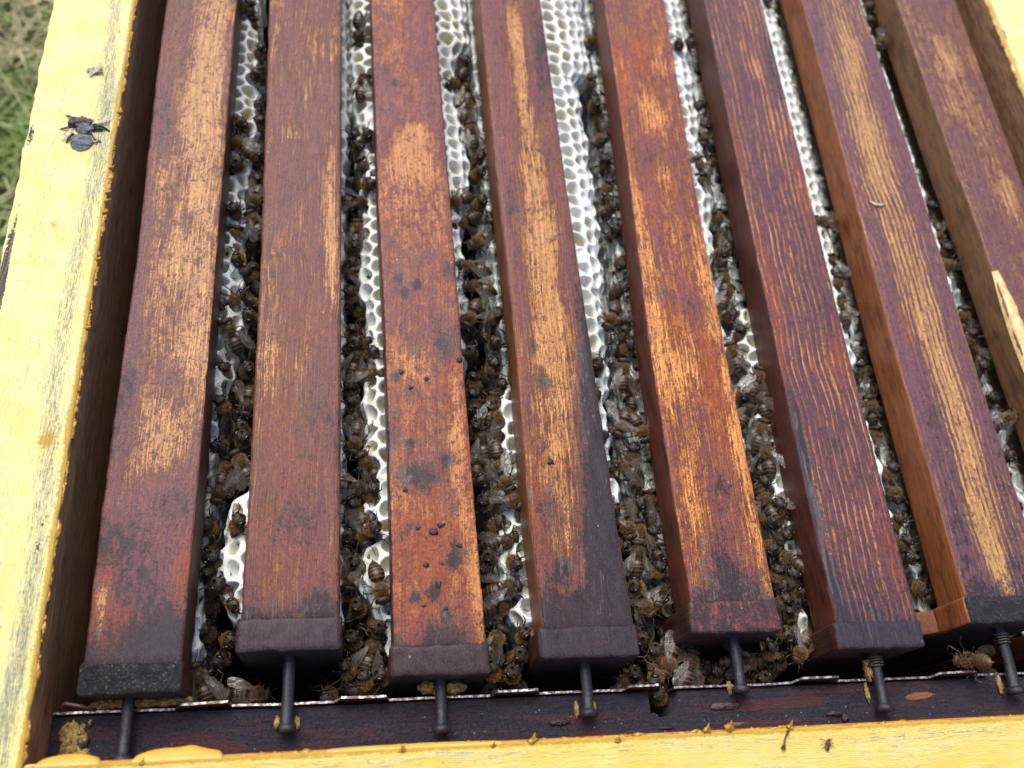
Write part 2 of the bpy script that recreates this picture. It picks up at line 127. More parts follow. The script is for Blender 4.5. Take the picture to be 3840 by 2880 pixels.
COMBS = [
 [1,"L",[[74.5,1.5],[90.2,4],[103.4,6.5],[117.1,8],[131.4,6.5],[154.1,5.5],[178.5,7],[191.3,8.5],[213.8,8],[242.6,5]]],
 [1,"R",[[18.8,1.5],[22.6,5],[29.1,9.5],[39.8,9.5],[50.9,9],[59.5,3],[71.4,1],[242.6,1]]],
 [2,"L",[[20.6,1.5],[164.3,2],[198.8,4],[247.1,3]]],
 [2,"R",[[15.4,2],[20.6,4],[28.4,7],[36.6,9],[50.6,8],[59.4,5],[68.5,7],[84.2,7],[94.0,6],[107.6,5],[121.8,6],[132.8,7.5],[144.3,6],[160.2,5],[185.5,6],[198.8,8],[217.4,9],[247.1,9]]],
 [3,"L",[[24.8,1.5],[84.6,1.5],[101.6,4],[112.3,5],[127.1,6],[142.6,5.5],[158.8,8],[167.2,10.5],[189.1,10.5],[203.0,8.5],[222.3,9],[232.3,15],[253.2,16]]],
 [3,"R",[[14.2,2],[19.5,5],[27.5,8],[35.8,8],[49.7,5],[59.2,5],[68.5,8],[84.6,7],[94.7,1],[253.2,1]]],
 [4,"L",[[24.1,1.5],[35.3,2],[44.0,5],[53.0,8],[68.6,7.5],[85.0,8.5],[102.4,11],[137.8,14],[160.9,15.5],[196.8,16],[217.1,15],[226.2,23],[258.0,23]]],
 [4,"R",[[24.1,1],[258.0,1]]],
 [5,"L",[[23.3,1.5],[52.7,4],[71.9,9],[92.4,7],[106.8,9.5],[122.0,9.5],[139.5,10],[163.1,13.5],[204.9,14],[263.2,16]]],
 [5,"R",[[34.7,2],[40.6,6],[55.8,7],[71.9,3],[78.6,7],[94.2,7.5],[110.6,7],[125.9,1],[263.2,1]]],
 [6,"L",[[28.1,2],[36.9,6],[46.1,12],[62.0,12],[75.4,13],[85.9,9],[104.1,13],[123.5,15],[141.5,16.5],[269.6,17]]],
 [6,"R",[[22.3,1],[269.6,1]]],
 [7,"L",[[21.4,2],[93.6,8],[112.7,11],[124.8,14],[192.4,15],[275.4,15]]],
 [7,"R",[[21.4,1],[275.4,1]]],
 [8,"L",[[21.0,2],[278.7,2]]],
 [0,"R",[[27.3,2],[237.7,2]]]]


# ---------------------------------------------------------------- helpers: objects
def setp(o, label=None, cat=None, group=None, kind=None):
    if label: o['label'] = label
    if cat: o['category'] = cat
    if group: o['group'] = group
    if kind: o['kind'] = kind
    return o

def empty(name, loc=(0, 0, 0), **k):
    o = bpy.data.objects.new(name, None)
    o.empty_display_size = 0.01
    COL.objects.link(o)
    o.location = Vector(loc) * MM
    return setp(o, **k)

def mesh_np(name, V, F, mats, parent=None, smooth=True, mi=None, paint=None, origin=(0, 0, 0), **k):
    """V (n,3) in millimetres in world space; origin = parent's origin (mm)"""
    me = bpy.data.meshes.new(name)
    V = (np.asarray(V, float) - np.asarray(origin, float)) * MM
    me.from_pydata(V.tolist(), [], F if isinstance(F, list) else F.tolist())
    for m in (mats if isinstance(mats, (list, tuple)) else [mats]):
        me.materials.append(m)
    if mi is not None:
        me.polygons.foreach_set('material_index', np.asarray(mi, dtype=np.int32))
    if smooth:
        me.polygons.foreach_set('use_smooth', np.ones(len(me.polygons), dtype=bool))
    if paint is not None:
        a = me.attributes.new('paint', 'FLOAT_COLOR', 'POINT')
        c = np.zeros((len(V), 4), dtype=np.float32)
        c[:, :3] = paint
        c[:, 3] = 1
        a.data.foreach_set('color', c.ravel())
    me.update()
    o = bpy.data.objects.new(name, me)
    COL.objects.link(o)
    if parent is not None: o.parent = parent
    return setp(o, **k)

def axis(a, b, step, bev):
    n = max(1, int(round((b - a - 2 * bev) / step)))
    mid = np.linspace(a + bev, b - bev, n + 1)
    return np.concatenate([[a, a + bev * .3, a + bev * .65], mid, [b - bev * .65, b - bev * .3, b]])

def rbox(x0, x1, y0, y1, z0, z1, bev=1.0, step=(2, 2, 4)):
    """rounded box as welded quads"""
    A = [axis(x0, x1, step[0], bev), axis(y0, y1, step[1], bev), axis(z0, z1, step[2], bev)]
    idx, V, F, NRM = {}, [], [], []
    def vid(i, j, k):
        key = (i, j, k)
        if key not in idx:
            idx[key] = len(V)
            V.append((A[0][i], A[1][j], A[2][k]))
        return idx[key]
    N = [len(a) for a in A]
    for ax in range(3):
        u, v = (ax + 1) % 3, (ax + 2) % 3
        for side in (0, 1):
            w = 0 if side == 0 else N[ax] - 1
            for i in range(N[u] - 1):
                for j in range(N[v] - 1):
                    q = []
                    for (a, b) in ((i, j), (i + 1, j), (i + 1, j + 1), (i, j + 1)):
                        t = [0, 0, 0]; t[ax] = w; t[u] = a; t[v] = b
                        q.append(vid(*t))
                    if side == 0: q.reverse()
                    F.append(q); NRM.append((ax, side))
    V = np.array(V)
    lo = np.array([x0, y0, z0]) + bev; hi = np.array([x1, y1, z1]) - bev
    q = np.clip(V, lo, hi)
    d = V - q
    L = np.linalg.norm(d, axis=1, keepdims=True)
    V = q + np.where(L > 1e-9, d / np.maximum(L, 1e-9) * bev, 0)
    return V, F, NRM

def wob(V, amp, freq, seed=0, axes=(1, 1, 1)):
    out = V.copy()
    for i, p in enumerate(V):
        n = mnoise.noise_vector(Vector((p[0] * freq + seed, p[1] * freq, p[2] * freq)))
        out[i] += np.array(n) * amp * np.array(axes)
    return out

def paint_mask(V, patches, base=(0, 0, 0)):
    c = np.zeros((len(V), 3)); c += base
    for (x, y, ra, rc, ch, am) in patches:
        d2 = ((V[:, 0] - x) / rc) ** 2 + ((V[:, 1] - y) / ra) ** 2
        c[:, 'GTR'.index(ch)] += am * np.exp(-d2 ** 1.5 * 0.7)
    return c

def merge(parts):
    Vs, Fs, off = [], [], 0
    for V, F in parts:
        Vs.append(np.asarray(V, float))
        Fs += [[i + off for i in f] for f in F]
        off += len(V)
    return np.concatenate(Vs), Fs

def tube(pts, rad, n=6, cap=True):
    pts = [Vector(p) for p in pts]
    V, F = [], []
    up = Vector((0.13, 0.31, 0.94))
    for i, p in enumerate(pts):
        t = (pts[min(i + 1, len(pts) - 1)] - pts[max(i - 1, 0)]).normalized()
        a = t.cross(up)
        if a.length < 0.05: a = t.cross(Vector((1, 0, 0)))
        a.normalize(); b = t.cross(a)
        r = rad[i] if hasattr(rad, '__len__') else rad
        for k in range(n):
            th = 2 * math.pi * k / n
            V.append(tuple(p + (a * math.cos(th) + b * math.sin(th)) * r))
    for i in range(len(pts) - 1):
        for k in range(n):
            k2 = (k + 1) % n
            F.append([i * n + k, i * n + k2, (i + 1) * n + k2, (i + 1) * n + k])
    if cap:
        F.append(list(range(n))[::-1]); F.append([(len(pts) - 1) * n + k for k in range(n)])
    return np.array(V), F

def blob(c, r, seed, sub=(10, 8), rough=.35, freq=.9, flat=None):
    """lumpy lump"""
    V, F = [], []
    nu, nv = sub
    for j in range(nv + 1):
        ph = math.pi * j / nv
        for i in range(nu):
            th = 2 * math.pi * i / nu
            d = Vector((math.sin(ph) * math.cos(th), math.sin(ph) * math.sin(th), math.cos(ph)))
            k = 1 + rough * mnoise.noise(d * freq * 2 + Vector((seed * 3.1, seed, 0))) * 2
            V.append((c[0] + d.x * r[0] * k, c[1] + d.y * r[1] * k, c[2] + d.z * r[2] * k))
    for j in range(nv):
        for i in range(nu):
            i2 = (i + 1) % nu
            F.append([j * nu + i, j * nu + i2, (j + 1) * nu + i2, (j + 1) * nu + i][::-1])
    return np.array(V), F

# ---------------------------------------------------------------- helpers: materials
class Mat:
    def __init__(s, name):
        s.m = bpy.data.materials.new(name); s.m.use_nodes = True
        s.t = s.m.node_tree; s.t.nodes.clear()
        s.out = s.t.nodes.new('ShaderNodeOutputMaterial')
    def put(s, sock, v):
        if v is None: return
        if isinstance(v, bpy.types.NodeSocket): s.t.links.new(v, sock)
        elif hasattr(sock.default_value, '__len__') and not hasattr(v, '__len__'): sock.default_value = (v,) * len(sock.default_value)
        elif hasattr(sock.default_value, '__len__') and len(sock.default_value) == 4 and len(v) == 3: sock.default_value = (*v, 1)
        else: sock.default_value = v
    def obj(s, k=1000.0, off=(0, 0, 0)):
        tc = s.t.nodes.new('ShaderNodeTexCoord')
        mp = s.t.nodes.new('ShaderNodeMapping')
        s.t.links.new(tc.outputs['Object'], mp.inputs[0])
        mp.inputs['Scale'].default_value = (k, k, k)
        mp.inputs['Location'].default_value = off
        return mp.outputs[0]
    def vm(s, v, sc):
        n = s.t.nodes.new('ShaderNodeVectorMath'); n.operation = 'MULTIPLY'
        s.put(n.inputs[0], v); s.put(n.inputs[1], sc); return n.outputs[0]
    def va(s, v, w):
        n = s.t.nodes.new('ShaderNodeVectorMath'); n.operation = 'ADD'
        s.put(n.inputs[0], v); s.put(n.inputs[1], w); return n.outputs[0]
    def sep(s, v):
        n = s.t.nodes.new('ShaderNodeSeparateXYZ'); s.put(n.inputs[0], v); return n.outputs
    def comb(s, x, y, z):
        n = s.t.nodes.new('ShaderNodeCombineXYZ')
        for i, v in enumerate((x, y, z)): s.put(n.inputs[i], v)
        return n.outputs[0]
    def noise(s, v, sc=1.0, det=4, rough=.55, dist=0.0):
        n = s.t.nodes.new('ShaderNodeTexNoise')
        s.put(n.inputs['Vector'], v); n.inputs['Scale'].default_value = sc
        n.inputs['Detail'].default_value = det; n.inputs['Roughness'].default_value = rough
        n.inputs['Distortion'].default_value = dist
        return n.outputs['Fac']
    def vor(s, v, sc=1.0, feature='F1', rnd=1.0, out='Distance'):
        n = s.t.nodes.new('ShaderNodeTexVoronoi'); n.feature = feature
        s.put(n.inputs['Vector'], v); n.inputs['Scale'].default_value = sc
        n.inputs['Randomness'].default_value = rnd
        return n.outputs[out]
    def ma(s, op, a, b=None, c=None, clamp=False):
        n = s.t.nodes.new('ShaderNodeMath'); n.operation = op; n.use_clamp = clamp
        for i, v in enumerate((a, b, c)):
            if v is not None: s.put(n.inputs[i], v)
        return n.outputs[0]
    def sm(s, v, a, b, lo=0.0, hi=1.0):
        n = s.t.nodes.new('ShaderNodeMapRange'); n.interpolation_type = 'SMOOTHSTEP'
        s.put(n.inputs['Value'], v)
        n.inputs['From Min'].default_value = a; n.inputs['From Max'].default_value = b
        n.inputs['To Min'].default_value = lo; n.inputs['To Max'].default_value = hi
        return n.outputs['Result']
    def mix(s, f, a, b, mode='MIX'):
        n = s.t.nodes.new('ShaderNodeMix'); n.data_type = 'RGBA'; n.blend_type = mode
        s.put(n.inputs[0], f); s.put(n.inputs[6], a); s.put(n.inputs[7], b)
        return n.outputs[2]
    def hsv(s, col, sat, val=1.0):
        n = s.t.nodes.new('ShaderNodeHueSaturation'); s.put(n.inputs['Color'], col)
        n.inputs['Saturation'].default_value = sat; n.inputs['Value'].default_value = val
        return n.outputs[0]
    def attr(s, name='paint'):
        n = s.t.nodes.new('ShaderNodeAttribute'); n.attribute_name = name
        q = s.t.nodes.new('ShaderNodeSeparateXYZ'); s.t.links.new(n.outputs['Vector'], q.inputs[0])
        return q.outputs
    def bump(s, h, dist, strength=1.0, nrm=None):
        n = s.t.nodes.new('ShaderNodeBump'); s.put(n.inputs['Height'], h)
        n.inputs['Distance'].default_value = dist; n.inputs['Strength'].default_value = strength
        if nrm is not None: s.put(n.inputs['Normal'], nrm)
        return n.outputs[0]
    def pbr(s, col, rough=.5, nrm=None, **k):
        n = s.t.nodes.new('ShaderNodeBsdfPrincipled')
        s.put(n.inputs['Base Color'], col); s.put(n.inputs['Roughness'], rough)
        if nrm is not None: s.put(n.inputs['Normal'], nrm)
        for kk, v in k.items(): s.put(n.inputs[kk.replace('_', ' ')], v)
        s.t.links.new(n.outputs[0], s.out.inputs['Surface'])
        return n

def add(m, *a):
    r = a[0]
    for b in a[1:]: r = m.ma('ADD', r, b)
    return r

def bar_top_mat(i, gold, pale, purple, red, tar, ring=None, grain=.35, gbias=.42, seed=0, rub=.35, axis_y=True):
    m = Mat('stained_wood_top_%d' % i)
    p = m.obj(1000.0, (seed * 37.1, seed * 91.7, 0))
    R_, T_, D_ = m.attr()[:3]
    warp = m.noise(m.vm(p, (.02, .02, .02)), 1, 2)
    sx = m.sep(p)
    px = m.ma('ADD', sx[0], m.ma('MULTIPLY', m.ma('SUBTRACT', warp, .5), 6.0))
    pw = m.comb(px, sx[1], sx[2])
    big = m.noise(m.vm(p, (.16, .07, .1)), 1, 3, .5)
    mid = m.noise(m.vm(p, (.55, .28, .3)), 1, 5, .65)
    streak = m.noise(m.vm(pw, (2.6, .040, .4)), 1, 4, .6)
    fib = m.noise(m.vm(pw, (5.5, .13, 1)), 1, 3, .6)
    speck = m.noise(m.vm(p, (1.5, 1.1, 1)), 1, 5, .7, .5)
    c0 = lambda v, k: m.ma('MULTIPLY', m.ma('SUBTRACT', v, .5), k)
    g = add(m, m.ma('MULTIPLY', R_, .54), gbias, c0(big, .7), c0(mid, 1.5), c0(streak, 2.2 * grain), c0(fib, 1.7 * grain), c0(speck, 1.1))
    if ring:
        per, st = ring
        x2 = m.ma('ADD', px, c0(m.noise(m.vm(p, (.25, .05, .1)), 1, 3), 1.6))
        w = m.ma('SINE', m.ma('MULTIPLY', x2, 2 * math.pi / per))
        w = add(m, w, c0(streak, 1.4), c0(m.noise(m.vm(p, (.5, .05, .1)), 1, 4, .7), 1.6))
        g = add(m, g, m.ma('MULTIPLY', w, st))
    gm = m.sm(g, .14, .84)
    gv = m.mix(m.sm(add(m, c0(streak, 1.3), c0(fib, 1.0), .5), .25, .8), gold, pale)
    gv = m.mix(m.sm(g, .65, 1.15, 0, .45), gv, pale)
    rust = tuple(a * .55 + b * .45 for a, b in zip(gold, red))
    gv = m.mix(m.sm(g, .40, .85, .95, 0), gv, rust)
    gv = m.mix(m.sm(mid, .42, .62, 0, .35), gv, rust)
    gv = m.mix(m.sm(speck, .36, .46, .5, 0), gv, purple)
    rust = tuple(a * .6 + b * .4 for a, b in zip(gold, red))
    st_c = m.mix(m.sm(add(m, D_, c0(mid, .8), c0(streak, .7), .18), .15, .6), purple, red)
    # worn-through fibres in the stain
    st_c = m.mix(m.sm(add(m, c0(fib, 2.6 * grain), c0(streak, 2.0 * grain), c0(mid, .9), c0(speck, .6), .5), .38, .85, 0, rub), st_c, rust)
    st_c = m.mix(m.sm(speck, .40, .52, .60, 0), st_c, tar)
    col = m.mix(gm, st_c, gv)
    blot = m.noise(m.vm(p, (.9, .55, .8)), 1, 6, .75)
    col = m.mix(m.sm(blot, .50, .64, 0, .72), col, tuple(q * .55 for q in purple))
    col = m.mix(m.sm(blot, .32, .44, .35, 0), col, tuple(a * .5 + b * .5 for a, b in zip(gold, red)))
    tt = add(m, m.ma('MULTIPLY', T_, .72), c0(speck, 1.9), c0(mid, 1.7), c0(fib, .7 * grain), c0(streak, .8 * grain), .015)
    tm = m.sm(tt, .20, .46)
    col = m.hsv(col, 1.06, 1.42)
    tl = m.noise(m.vm(p, (1.1, .8, 1)), 1, 5, .75, .6)
    dst = m.sm(m.noise(m.vm(p, (2.1, 1.7, 1)), 1, 5, .8), .60, .70)
    tarc = m.mix(m.sm(tl, .45, .66), tar, tuple(a * .9 + b * .15 for a, b in zip(tar, purple)))
    tarc = m.mix(m.ma('MULTIPLY', dst, .5), tarc, (.16, .13, .12))
    col = m.mix(m.ma('MULTIPLY', tm, .92), col, tarc)
    grn = m.sm(add(m, c0(fib, 2.2 * grain + .3), c0(streak, 1.8 * grain + .2), c0(mid, .5), .5), .2, .8, .62, 1.34)
    col = m.mix(1.0, col, m.comb(grn, grn, grn), 'MULTIPLY')
    # small pits and dust grains
    v = m.vor(m.vm(p, (1.0, .75, 1)), .95)
    pit = m.ma('MULTIPLY', m.sm(v, .10, .17, 1, 0), m.sm(mid, .50, .62))
    col = m.mix(m.ma('MULTIPLY', pit, .8), col, tar)
    v2 = m.vor(m.va(p, (31.0, 7.0, 0)), .17)
    dust = m.sm(v2, .03, .055, 1, 0)
    col = m.mix(m.ma('MULTIPLY', dust, .8), col, (.5, .46, .42))
    h = add(m, c0(fib, .30), c0(streak, .5), m.ma('MULTIPLY', speck, m.sm(gm, 0, 1, 1.1, .35)), m.ma('MULTIPLY', tm, .35), m.ma('MULTIPLY', gm, -.15), m.ma('MULTIPLY', pit, -.6))
    crk = m.noise(m.vm(p, (2.4, 2.0, 2)), 1, 4, .7, 1.2)
    h = add(m, h, m.ma('MULTIPLY', m.ma('MULTIPLY', crk, m.ma('SUBTRACT', 1.0, gm)), 1.3))
    if ring: h = add(m, h, m.ma('MULTIPLY', w, -.10))
    nrm = m.bump(h, .00050, 1.0)
    rough = add(m, m.sm(gm, 0, 1, .33, .52), c0(speck, .5), m.ma('MULTIPLY', tm, -.10))
    m.pbr(col, rough, nrm, Specular_IOR_Level=.5, Coat_Weight=.20, Coat_Roughness=.32)
    return m.m

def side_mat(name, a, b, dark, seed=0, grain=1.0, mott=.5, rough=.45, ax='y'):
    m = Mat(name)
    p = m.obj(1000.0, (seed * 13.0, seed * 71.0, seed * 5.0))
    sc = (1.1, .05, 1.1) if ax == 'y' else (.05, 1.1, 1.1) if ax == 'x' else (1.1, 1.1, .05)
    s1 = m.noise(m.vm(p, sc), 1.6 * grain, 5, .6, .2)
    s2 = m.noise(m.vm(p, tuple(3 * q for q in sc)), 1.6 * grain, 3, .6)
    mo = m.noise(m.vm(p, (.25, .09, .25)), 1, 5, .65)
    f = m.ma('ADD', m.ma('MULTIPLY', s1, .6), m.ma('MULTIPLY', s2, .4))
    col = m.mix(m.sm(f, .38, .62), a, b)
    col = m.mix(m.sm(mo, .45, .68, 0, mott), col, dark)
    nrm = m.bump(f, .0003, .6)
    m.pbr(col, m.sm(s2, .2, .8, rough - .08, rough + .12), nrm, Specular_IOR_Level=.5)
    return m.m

def tar_mat(name, base, spot, spotamt=.5, seed=0, rough=.45, bd=.0011):
    m = Mat(name)
    p = m.obj(1000.0, (seed * 17.0, seed * 3.0, 0))
    n1 = m.noise(p, .45, 5, .65); n2 = m.noise(p, 1.7, 5, .75, .6)
    diag = m.noise(m.vm(m.va(p, (0, 0, 0)), (1.0, 2.2, 1)), 1.1, 4, .7, .8)
    col = m.mix(m.sm(n1, .4, .65), base, tuple(min(1, c * 1.9 + .008) for c in base))
    k = m.ma('MULTIPLY', m.sm(n2, .54, .68), m.sm(m.noise(p, .22, 3), .5 - .3 * spotamt, .75 - .3 * spotamt))
    col = m.mix(m.ma('MULTIPLY', k, spotamt), col, spot)
    fine = m.noise(p, 3.6, 5, .75, .4)
    nrm = m.bump(add(m, n2, m.ma('MULTIPLY', diag, .8), m.ma('MULTIPLY', fine, .5)), bd, 1.0)
    m.pbr(col, m.sm(n2, .3, .7, rough - .18, rough + .12), nrm, Specular_IOR_Level=.5)
    return m.m

def yellow_mat(name, ax, y0, y1, old, seed=0):
    """hive paint: brush-worn yellow over old grey-blue, paint attribute: G=worn, T=peeled, R=wax stain"""
    m = Mat(name)
    p = m.obj(1000.0, (seed, seed * 2.0, 0))
    W, K, O = m.attr()[:3]
    a, b, c_ = (2.2, .045, 1) if ax == 'y' else (.045, 2.2, 1)
    w = m.noise(m.vm(p, (.03, .03, .03)), 1, 2)
    pp = m.va(p, m.vm(m.comb(w, w, w), (5, 5, 0)))
    s1 = m.noise(m.vm(pp, (a, b, c_)), .9, 5, .65)
    s2 = m.noise(m.vm(pp, (a, b, c_)), 2.6, 4, .7)
    n = m.noise(p, .12, 4, .6); f = m.noise(p, 1.3, 5, .7)
    k = lambda v, q: m.ma('MULTIPLY', m.ma('SUBTRACT', v, .5), q)
    col = m.mix(m.sm(n, .35, .65), y0, y1)
    col = m.mix(m.sm(add(m, s1, k(f, .3)), .50, .64, 0, .55), col, (.80, .72, .38))
    t = add(m, m.ma('MULTIPLY', W, .75), k(s1, 2.0), k(s2, 2.6), k(f, 1.5), k(n, .9))
    s3 = m.noise(m.vm(pp, (a, b * 1.6, c_)), 5.0, 4, .75)
    worn = m.sm(t, .24, .70)
    col = m.mix(m.ma('MULTIPLY', worn, .45), col, (.60, .56, .32))
    lines = m.ma('MULTIPLY', m.sm(add(m, m.ma('MULTIPLY', W, .35), k(s3, 3.2), k(s2, 1.6), k(f, .8)), .30, .62), m.sm(t, .0, .50))
    col = m.mix(m.ma('MULTIPLY', lines, .85), col, old)
    # rare long cracks
    cr = m.sm(add(m, k(s1, 2.0), k(s2, .8), k(n, .7)), .50, .56)
    col = m.mix(m.ma('MULTIPLY', cr, .75), col, (.10, .12, .09))
    col = m.mix(m.sm(add(m, O, k(f, .9), k(n, .4)), .35, .6, 0, .85), col, (.55, .30, .015))
    pe = m.sm(add(m, K, k(f, .55), k(n, .3)), .45, .52)
    under = m.mix(m.sm(s1, .45, .6), (.035, .028, .04), (.20, .12, .06))
    col = m.mix(pe, col, under)
    v = m.vor(p, .21); sp = m.ma('MULTIPLY', m.sm(v, .035, .06, 1, 0), m.sm(f, .4, .55))
    col = m.mix(m.ma('MULTIPLY', sp, .7), col, (.06, .035, .02))
    h = add(m, k(s1, 1.4), k(s3, .8), k(n, 1.5), k(f, .5), m.ma('MULTIPLY', lines, -.25), m.ma('MULTIPLY', pe, -1.6), m.ma('MULTIPLY', cr, -.5))
    m.pbr(col, m.sm(f, .3, .7, .38, .55), m.bump(h, .00028, 1.0), Specular_IOR_Level=.45)
    return m.m

def simple(name, col, rough=.5, bumpd=0, nsc=1.0, var=None, **k):
    m = Mat(name)
    p = m.obj(1000.0)
    n = m.noise(p, nsc, 5, .65)
    c = m.mix(m.sm(n, .35, .65), col, var if var else tuple(min(1, x * 1.5) for x in col))
    m.pbr(c, rough, m.bump(n, bumpd, .9) if bumpd else None, **k)
    return m.m

MT = {}
GOLD, PALE = (.34, .155, .047), (.52, .285, .105)
PURP, RED, TAR = (.115, .038, .032), (.27, .065, .027), (.022, .020, .026)
bar_specs = {
    1: dict(gold=(0.248, 0.100, 0.028), pale=(0.369, 0.184, 0.053), purple=(0.175, 0.056, 0.064), red=(0.265, 0.056, 0.029), tar=TAR, grain=.34, gbias=.44, rub=.6),
    2: dict(gold=(0.257, 0.091, 0.022), pale=(0.402, 0.193, 0.049), purple=(0.186, 0.049, 0.049), red=(0.276, 0.059, 0.026), tar=(.030, .022, .028), grain=.60, gbias=.33, rub=.9),
    3: dict(gold=(0.291, 0.095, 0.022), pale=(0.377, 0.162, 0.042), purple=(0.169, 0.044, 0.049), red=(0.345, 0.068, 0.024), tar=(.026, .018, .020), grain=.22, gbias=.42, rub=.7),
    4: dict(gold=(0.257, 0.100, 0.026), pale=(0.369, 0.176, 0.044), purple=(0.175, 0.048, 0.051), red=(0.333, 0.070, 0.027), tar=(.024, .021, .028), grain=.55, gbias=.34, rub=.8),
    5: dict(gold=(0.368, 0.119, 0.028), pale=(0.480, 0.231, 0.056), purple=(0.223, 0.062, 0.064), red=(0.414, 0.079, 0.024), tar=(.030, .026, .034), grain=.5, gbias=.42, rub=.8),
    6: dict(gold=(0.257, 0.087, 0.034), pale=(0.394, 0.176, 0.056), purple=(0.111, 0.041, 0.061), red=(0.287, 0.059, 0.032), tar=(.028, .027, .037), ring=(1.95, .46), grain=.35, gbias=.27, rub=.5),
    7: dict(gold=(0.266, 0.124, 0.042), pale=(0.360, 0.196, 0.060), purple=(0.165, 0.062, 0.088), red=(0.265, 0.070, 0.040), tar=(.028, .022, .030), ring=(1.75, .30), grain=.4, gbias=.36, rub=.6),
    8: dict(gold=(0.248, 0.108, 0.042), pale=(0.326, 0.171, 0.060), purple=(0.196, 0.082, 0.097), red=(0.276, 0.086, 0.044), tar=(.030, .022, .028), grain=.55, gbias=.46, rub=.8)}
for i, sp in bar_specs.items():
    MT['top%d' % i] = bar_top_mat(i, seed=i * 1.7, **sp)
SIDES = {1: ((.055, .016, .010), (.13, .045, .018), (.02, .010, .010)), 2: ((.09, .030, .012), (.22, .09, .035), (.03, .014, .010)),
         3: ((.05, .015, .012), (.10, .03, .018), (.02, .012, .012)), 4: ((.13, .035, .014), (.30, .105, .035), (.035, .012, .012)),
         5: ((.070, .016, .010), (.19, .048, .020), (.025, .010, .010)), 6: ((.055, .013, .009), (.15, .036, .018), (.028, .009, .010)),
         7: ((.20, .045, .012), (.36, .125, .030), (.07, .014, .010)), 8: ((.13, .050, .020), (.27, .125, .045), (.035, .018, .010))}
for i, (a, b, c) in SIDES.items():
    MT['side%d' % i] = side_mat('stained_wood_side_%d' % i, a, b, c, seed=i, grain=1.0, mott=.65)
BLK = {1: ((.014, .013, .016), (.48, .36, .14), .8), 2: ((.018, .016, .018), (.30, .25, .22), .4), 3: ((.022, .018, .023), (.16, .11, .10), .35),
       4: ((.017, .016, .020), (.24, .20, .18), .45), 5: ((.032, .019, .021), (.20, .08, .06), .35), 6: ((.026, .017, .022), (.22, .10, .07), .3),
       7: ((.017, .015, .018), (.50, .46, .30), .6), 8: ((.017, .015, .017), (.30, .25, .2), .3)}
for i, (a, b, c) in BLK.items(): MT['block%d' % i] = tar_mat('tarred_end_grain_%d' % i, a, b, c, seed=i)
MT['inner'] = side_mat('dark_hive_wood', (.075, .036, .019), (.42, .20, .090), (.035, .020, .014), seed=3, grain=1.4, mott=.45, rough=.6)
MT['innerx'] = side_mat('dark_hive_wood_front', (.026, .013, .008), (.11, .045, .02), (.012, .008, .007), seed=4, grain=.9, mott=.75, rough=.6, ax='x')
MT['enddark'] = side_mat('tarred_board_edge', (.028, .009, .007), (.085, .024, .013), (.014, .008, .008), seed=6, ax='z', mott=.7)
MT['board'] = side_mat('frame_board_wood', (.05, .018, .009), (.19, .07, .025), (.014, .008, .007), seed=8, ax='z', mott=.6)
MT['board7'] = side_mat('frame_board_amber', (.13, .04, .012), (.26, .09, .025), (.05, .015, .008), seed=9, ax='z', mott=.4)
MT['yl'] = yellow_mat('yellow_paint_left', 'y', (.87, .69, .22), (.89, .76, .33), (.10, .13, .13), 3.0)
MT['yf'] = yellow_mat('yellow_paint_front', 'x', (.90, .60, .11), (.90, .66, .17), (.12, .17, .15), 11.0)
MT['nail'] = simple('black_nail_iron', (.018, .018, .021), .38, .00025, 1.6, (.035, .034, .038), Metallic=.35)
MT['thread'] = simple('rusty_thread', (.05, .04, .032), .4, .0002, 2, (.16, .13, .10), Metallic=.6)
MT['propolis'] = simple('ochre_propolis', (.52, .27, .012), .35, .0004, .9, (.30, .12, .008), Coat_Weight=.3)
MT['drip'] = simple('thick_yellow_paint_drip', (.74, .40, .06), .35, .0002, .5, (.66, .33, .05), Coat_Weight=.3)
MT['wax'] = simple('dirty_yellow_wax', (.42, .30, .09), .55, .0006, 1.1, (.20, .12, .03))
MT['lump'] = simple('dark_propolis_lump', (.020, .016, .016), .4, .0003, 1.4, (.05, .035, .03))
MT['chip'] = simple('wood_chip', (.36, .13, .05), .6, .0003, 1.2)

def ledge_mat():
    m = Mat('tarred_ledge_wood')
    p = m.obj(1000.0)
    R_, T_, D_ = m.attr()[:3]
    s = m.noise(m.vm(p, (.05, 1.1, 1)), .9, 5, .65, .3); f = m.noise(p, 1.4, 5, .75, .4); b = m.noise(m.vm(p, (.05, .3, 1)), 1, 3)
    k = lambda v, q: m.ma('MULTIPLY', m.ma('SUBTRACT', v, .5), q)
    col = m.mix(m.sm(f, .35, .7), (.020, .021, .032), (.048, .046, .062))
    rr = m.sm(add(m, k(s, 1.2), k(b, .8), k(f, .45), D_, .34), .33, .58)
    col = m.mix(m.ma('MULTIPLY', rr, .55), col, (.13, .036, .026))
    col = m.mix(m.sm(add(m, R_, k(f, 1.2), k(s, .8)), .35, .6), col, (.32, .14, .06))
    v = m.vor(p, .33); du = m.sm(v, .05, .08, 1, 0)
    col = m.mix(m.ma('MULTIPLY', du, .6), col, (.4, .4, .42))
    h = add(m, f, m.ma('MULTIPLY', s, .7))
    m.pbr(col, m.sm(f, .3, .7, .32, .58), m.bump(h, .0012, 1.0), Specular_IOR_Level=.5)
    return m.m
MT['ledge'] = ledge_mat()

def metal_mat():
    m = Mat('galvanised_strip')
    p = m.obj(1000.0)
    n = m.noise(m.vm(p, (.7, .7, .7)), 1, 5, .7)
    col = m.mix(m.sm(n, .40, .55), (.60, .59, .57), (.12, .08, .07))
    m.pbr(col, .38, m.bump(n, .0001), Metallic=.7)
    return m.m
MT['metal'] = metal_mat()
MT['metal_dirty'] = simple('propolised_strip_face', (.06, .022, .018), .4, .0002, .8, (.11, .05, .04))

